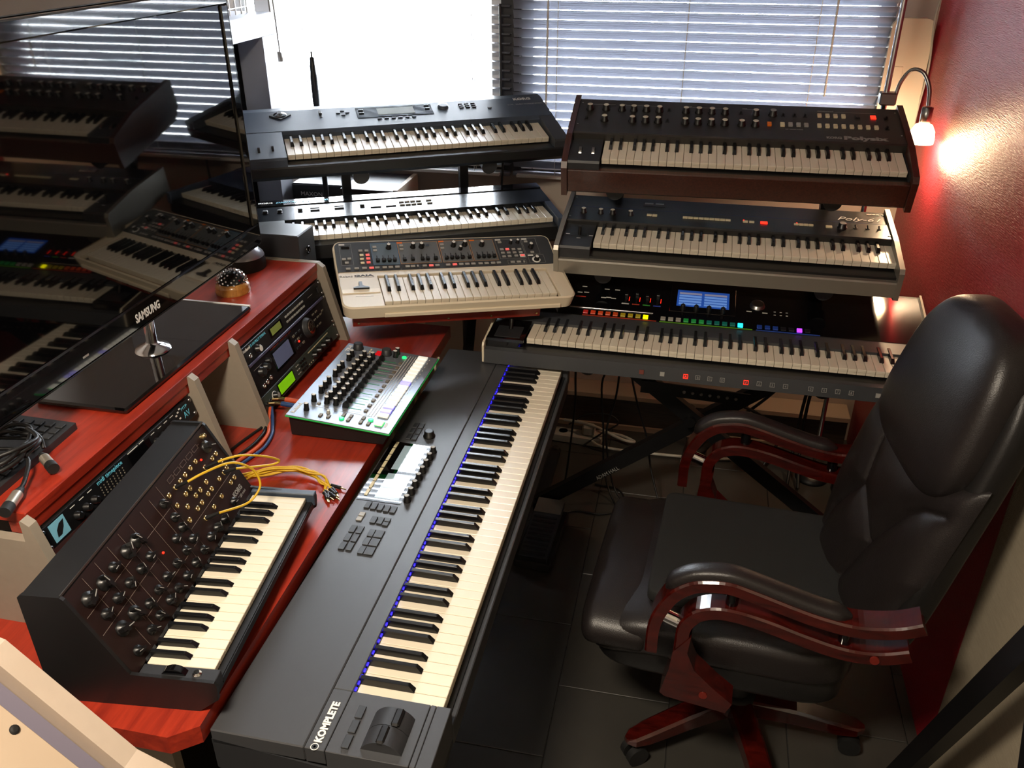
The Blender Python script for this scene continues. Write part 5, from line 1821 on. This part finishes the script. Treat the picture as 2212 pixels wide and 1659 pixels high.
    sq(.222, .202, .020, (.020, .015, .052), .22, .10, 64, 14).build('cover', M['fabric'], c)
    return t


swivel_chair()

# ------------------------------------------------------------------ lamp
t = thing('floor_lamp', 'chrome floor lamp with gooseneck and glowing frosted shade against the red wall', 'lamp', (.548, 2.9, 0))
MB().lathe([(.06, 0), (.06, .012), (.03, .02), (.012, .03)], 32).build('base', M['stand'], t)
MB().cyl((0, 0, .02), (-.006, 0, 2.1), .0085, n=16).build('pole', M['chrome'], t)
MB().cyl((.0, .022, .05), (-.004, .022, 1.38), .004, n=8).build('power_cord', M['cable'], t)
MB().box(-.022, .026, -.02, .02, 1.375, 1.412, .004).build('clamp', M['steel'], t)
MB().tube([(.022, 0, 1.39), (.03, 0, 1.44), (.052, -.01, 1.478), (.082, -.03, 1.475), (.104, -.045, 1.435), (.111, -.05, 1.385)], .0058, 10).build('gooseneck', M['steel'], t)
MB().lathe([(.010, .05), (.0165, .048), (.0165, 0), (.012, -.002)], 20, c=(.111, -.05, 1.332)).build('lamp_holder', M['steel'], t)
shade = mat('frosted_shade', 'fff0d8', .5, emit=9., ecol='ffd9a0')
MB().lathe([(.0365, -.058), (.0372, -.045), (.034, -.022), (.024, -.004), (.012, 0)], 28, c=(.111, -.05, 1.334)).build('shade', shade, t)
ld = bpy.data.lights.new('lamp_bulb', 'POINT')
ld.energy = 7.
ld.color = (1., .70, .42)
ld.shadow_soft_size = .025
lo = bpy.data.objects.new('lamp_bulb', ld)
COL.objects.link(lo)
lo.location = (.548 + .111, 2.85, 1.262)

# ceiling lamp behind the camera
t = thing('ceiling_lamp', 'round ceiling lamp with warm white diffuser', 'lamp', (-.55, .15, 2.5))
MB().lathe([(.20, -.02), (.20, 0)], 40).build('mount', M['frame_white'], t)
MB().lathe([(.001, -.085), (.10, -.078), (.17, -.05), (.19, -.02)], 40).build('diffuser', mat('lamp_diffuser', 'fff2dc', .5, emit=2.), t)
cd = bpy.data.lights.new('ceiling_light', 'AREA')
cd.shape = 'DISK'
cd.size = .36
cd.energy = 46.
cd.color = (1., .86, .68)
co = bpy.data.objects.new('ceiling_light', cd)
COL.objects.link(co)
co.location = (-.55, .15, 2.405)

# ------------------------------------------------------------------ back wall: white box, cord
t = thing('wall_heater', 'white rounded wall box beside the blind at the red corner', 'heater', (.635, YB, 1.03))
MB().prism(round_rect(-.062, .066, 0, .565, .028), -.045, 0, 'y').build('casing', M['white_box'], t)
MB().box(-.052, -.005, -.0475, -.045, .30, .42, .002).build('cover_plate', M['white_box'], t)
MB().box(-.05, -.035, -.05, -.047, .34, .36).build('switch', M['charcoal'], t)
o = MB().tube([(.705, 3.20, 2.4), (.705, 3.18, 1.75), (.695, 3.165, 1.6), (.706, 3.16, 1.45), (.702, 3.17, 1.3), (.704, 3.19, 1.1)], .0035, 8).mesh('extension_lead', M['cable_white'])
o = place('extension_lead', o)
tag(o, 'thin white cord hanging down the corner of the red wall', 'cord')

# ------------------------------------------------------------------ left corner by the window
t = thing('shelf_cabinet', 'grey open-fronted cube shelf beside the bright window', 'shelf', (-1.72, 2.75, 0))
off = Vector((-1.72, 2.75, 0))
gm = mat('grey_shelf', '8d8f98', .5)
for nm, bx in (('top_board', (-1.95, -1.488, 2.50, 3.005, 1.518, 1.589)), ('side_board', (-1.95, -1.488, 2.905, 3.005, 0, 1.518)), ('side_board', (-1.95, -1.488, 2.50, 2.55, 0, 1.518)),
               ('middle_board', (-1.95, -1.498, 2.55, 2.905, .74, .78)), ('back_board', (-1.95, -1.935, 2.55, 2.905, 0, 1.518))):
    MB().box(bx[0] - off.x, bx[1] - off.x, bx[2] - off.y, bx[3] - off.y, bx[4], bx[5], .0015).build(nm, gm if nm != 'back_board' else M['black'], t)
t = thing('shade_block', 'black block added as the dark shade inside the open grey shelf', 'box', (-1.70, 2.7275, .78))
MB().box(-.23, .12, -.176, .176, 0, .73, .004).build('shade_fill', mat('shade_black', '0c0c0e', .95, spec=.1), t)  # added matt black block, stands in for the shade inside the open cube
MB().box(.12, .123, -.06, .06, .3, .34).build('added_strip', M['black_satin'], t)
t = thing('small_speaker', 'white-fronted little speaker on top of the grey shelf', 'speaker', (-1.60, 2.70, 1.589))
MB().box(-.09, .06, -.06, .05, .0, .20, .004).build('cabinet', M['black_satin'], t)
MB().box(.06, .066, -.058, .048, .004, .196, .002).build('baffle', M['frame_white'], t)
MB().lathe([(.03, 0), (.028, .003), (.012, -.004)], 24, T=Matrix.Translation((.066, -.005, .06)) @ FACE.to_4x4()).build('driver', M['rubber'], t)
t = thing('wire_rack', 'small white wire rack standing on the grey shelf', 'rack', (-1.56, 2.88, 1.589))
for i in range(5):
    MB().cyl((0, -.08 + i * .04, 0), (0, -.08 + i * .04, .16), .0025, n=6).build('wire', M['frame_white'], t)
for i in range(4):
    MB().cyl((0, -.085, .02 + i * .045), (0, .085, .02 + i * .045), .0025, n=6).build('wire', M['frame_white'], t)
t = thing('window_casement', 'white casement edge with twin cords and a round toggle at the bright window', 'window part', (-1.575, 3.13, 1.41))
MB().box(-.035, .028, -.02, .02, 0, .85, .003).build('stile', M['frame_white'], t)
for x in (.030, .046):
    MB().cyl((x, -.022, .03), (x - .02, -.022, .85), .0028, n=8).build('cord', M['btn_taupe'], t)
MB().lathe([(.011, 0), (.014, .01), (.011, .03), (.006, .034)], 16, c=(.042, -.022, 0)).build('toggle', M['btn_taupe'], t)
t = thing('microphone_stand', 'slim black upright rod before the bright window behind the slate synthesizer', 'stand', (-1.305, 2.885, 0))
MB().lathe([(.045, 0), (.045, .012), (.02, .02)], 28).build('base', M['stand'], t)
MB().cyl((.004, 0, .01), (0, 0, 1.31), .0095, n=12).build('tube', M['stand'], t)
MB().lathe([(.0105, 0), (.0125, .02), (.0125, .10), (.0095, .13), (.008, .165), (.003, .168), (.003, .185)], 16, c=(0, 0, 1.295)).build('tip', M['stand'], t)

t = thing('cabinet', 'dark brown cabinet with pale edge under the bright window', 'cabinet', (-1.15, 3.02, 0))
MB().box(-.115, .09, -.10, .14, 0, 1.005, .002).build('carcass', mat('dark_brown', '2a2120', .5), t)
MB().box(.09, .107, -.102, .14, 0, 1.01, .001).build('side_edge', M['plinth_top'], t)
t = thing('amplifier', 'black amplifier cabinet with small white lettering behind the glossy synthesizer', 'amplifier', (-1.395, 3.06, 0))
MB().box(-.085, .125, -.09, .12, 0, 1.0, .006).build('case', M['black'], t)
MB().box(-.07, .11, -.094, -.09, .04, .84).build('grille', M['fabric'], t)
text(t, 'MAXON', Matrix.Translation((-.05, -.091, .955)) @ Matrix.Rotation(R(90), 4, 'X'), 0, 0, 0, .022, M['print'], .085)
MB().box(-.03, .05, -.0915, -.09, .915, .94).build('label_plate', M['btn_cream'], t)
MB().box(-.05, .10, -.0925, -.09, .865, .885).build('control_strip', M['charcoal'], t)

# ------------------------------------------------------------------ slanted rack case at the near end of the desk
t = thing('rack_case', 'beige slanted rack case with a blank screwed plate beside the modular synthesizer', 'rack case', (-1.0, .62, DZ))
off = Vector((-1.0, .62, DZ))
pr = [(-1.25, DZ), (-.655, DZ), (-.668, .790), (-.712, .812), (-.874, .995), (-.892, 1.000), (-1.25, 1.06)]
o2 = [(a - off.x, c - off.z) for a, c in pr]
MB().prism(o2, .722 - off.y, .690 - off.y, 'y').build('side_panel', mat('pale_case', 'b5a493', .55, var=.05, vscale=50), t)
MB().prism([(a - .02, c - .022) if 0 < i < 5 else (a, c) for i, (a, c) in enumerate(o2)], .689 - off.y, .40 - off.y, 'y').build('body', mat('lilac_shade', '6d6878', .6), t)
import_pts = [(-.742, .815), (-.898, .988)]
d = Vector((import_pts[1][0] - import_pts[0][0], 0, import_pts[1][1] - import_pts[0][1])).normalized()
nr = Vector((-d.z, 0, d.x)) * -1
Rp = Matrix((Vector((0, 1, 0)), d, Vector((0, 1, 0)).cross(d))).transposed()
Tp = Matrix.Translation(Vector((-.742, .40, .806)) - off) @ Rp.to_4x4()
MB().box(0, .262, -.01, .205, 0, .008, .001, T=Tp).build('blank_plate', mat('pale_plate', 'b8a48e', .55), t)
MB().lathe([(.007, .008), (.006, .011), (.003, .0115)], 14, T=Tp @ TR(.248, .135, 0)).build('screw', M['rubber'], t)

# ------------------------------------------------------------------ floor things: pedal, power strip, cables
t = thing('expression_pedal', 'black foot pedal with a pale grey toe plate on the dark floor', 'pedal', (-.386, 2.31, 0), rzyx(-3, 0))
MB().box(-.062, .062, -.15, .15, 0, .03, .004).build('base', M['rubber'], t)
MB().prism([(-.145, .03), (-.145, .05), (.145, .075), (.145, .055)], -.047, .047).build('treadle', M['black'], t)
MB().prism([(.072, .0692), (.072, .0715), (.146, .0775), (.146, .0752)], -.047, .047).build('toe_plate', M['grey_paint'], t)
for i in range(9):
    MB().box(-.04, .04, -.13 + i * .022, -.122 + i * .022, .05 + (i * .022 + .015) * .0862, .0535 + (i * .022 + .015) * .0862).build('grip_rib', M['rubber'], t)

t = thing('power_strip', 'white power strip lying on the floor by the back wall', 'power strip', (-.42, 2.98, 0), rzyx(-4, 0))
MB().box(-.16, .16, -.03, .03, 0, .04, .006).build('body', M['cable_white'], t)
for x in (-.1, 0, .1):
    MB().lathe([(.02, .04), (.018, .041), (.017, .034)], 18, c=(x, 0, 0)).build('socket', M['btn_grey'], t)
MB().box(.08, .13, -.02, .02, .04, .085, .008).build('plug', M['cable_white'], t)
cable('cable', 'white coiled cable looping beside the power strip', [(-.42, 3.0, .08), (-.30, 2.96, .09), (-.18, 2.93, .06), (-.13, 2.97, .03), (-.2, 3.01, .03), (-.3, 2.99, .04), (-.25, 2.92, .02), (.1, 2.93, .012), (.25, 2.95, .012)], .006, 'cable_white')
cable('cable', 'thin black loop of wire above the power strip', [(-.40, 3.0, .06), (-.33, 2.99, .12), (-.24, 2.99, .13), (-.2, 2.98, .10), (-.26, 2.96, .06), (-.33, 2.93, .01)], .0035, 'cable')
HC = (((-.217, 2.52, .70), (-.205, 2.54, .60), (-.235, 2.56, .50), (-.225, 2.60, .30), (-.22, 2.66, .10), (-.18, 2.60, .012), (-.10, 2.46, .006), (.05, 2.34, .006), (.15, 2.28, .006)),
      ((-.185, 2.55, .70), (-.18, 2.57, .55), (-.19, 2.6, .42), (-.215, 2.62, .28), (-.2, 2.66, .10), (-.16, 2.62, .012), (-.06, 2.5, .006), (.1, 2.44, .006), (.16, 2.33, .006)),
      ((-.155, 2.53, .70), (-.14, 2.56, .55), (-.11, 2.6, .40), (-.07, 2.62, .26), (-.045, 2.6, .14), (.02, 2.5, .012), (.1, 2.36, .006), (.16, 2.30, .006), (.30, 2.30, .006)),
      ((-.30, 2.42, .71), (-.31, 2.44, .6), (-.315, 2.5, .45), (-.33, 2.56, .3), (-.35, 2.62, .1), (-.36, 2.6, .006)))
for i, pts in enumerate(HC):
    cable('cable', 'thin black cable hanging under the long synthesizer down to the floor', pts, .0036, 'cable', group='black cables hanging under the long synthesizer')
cable('cable', 'black pedal lead looping on the dark floor beside the foot pedal', [(-.36, 2.43, .02), (-.30, 2.50, .006), (-.2, 2.5, .006), (-.13, 2.56, .006), (-.16, 2.66, .006), (-.25, 2.68, .006)], .0034, 'cable')
cable('cable', 'black wire hooked round the front of the leather seat on the floor', [(-.06, 2.22, .006), (-.14, 2.16, .006), (-.19, 2.08, .006), (-.2, 1.98, .006)], .0036, 'cable')
for i, pts in enumerate((((.47, 2.86, .72), (.44, 2.88, .55), (.40, 2.94, .38), (.30, 3.02, .2), (.22, 2.98, .17), (.1, 2.9, .05)),
                         ((.50, 2.88, .72), (.49, 2.9, .5), (.475, 2.92, .3), (.465, 2.9, .1), (.45, 2.8, .01)),
                         ((.515, 2.88, .72), (.505, 2.9, .5), (.49, 2.92, .3), (.49, 2.9, .1), (.49, 2.8, .01)),
                         ((.1, 3.02, .05), (.14, 3.02, .19), (.24, 3.0, .23), (.36, 3.0, .18), (.42, 2.98, .12), (.36, 2.9, .01)))):
    cable('cable', 'black cable of the tangle behind the far armrest', pts, .006, 'cable', group='black cables by the far armrest')
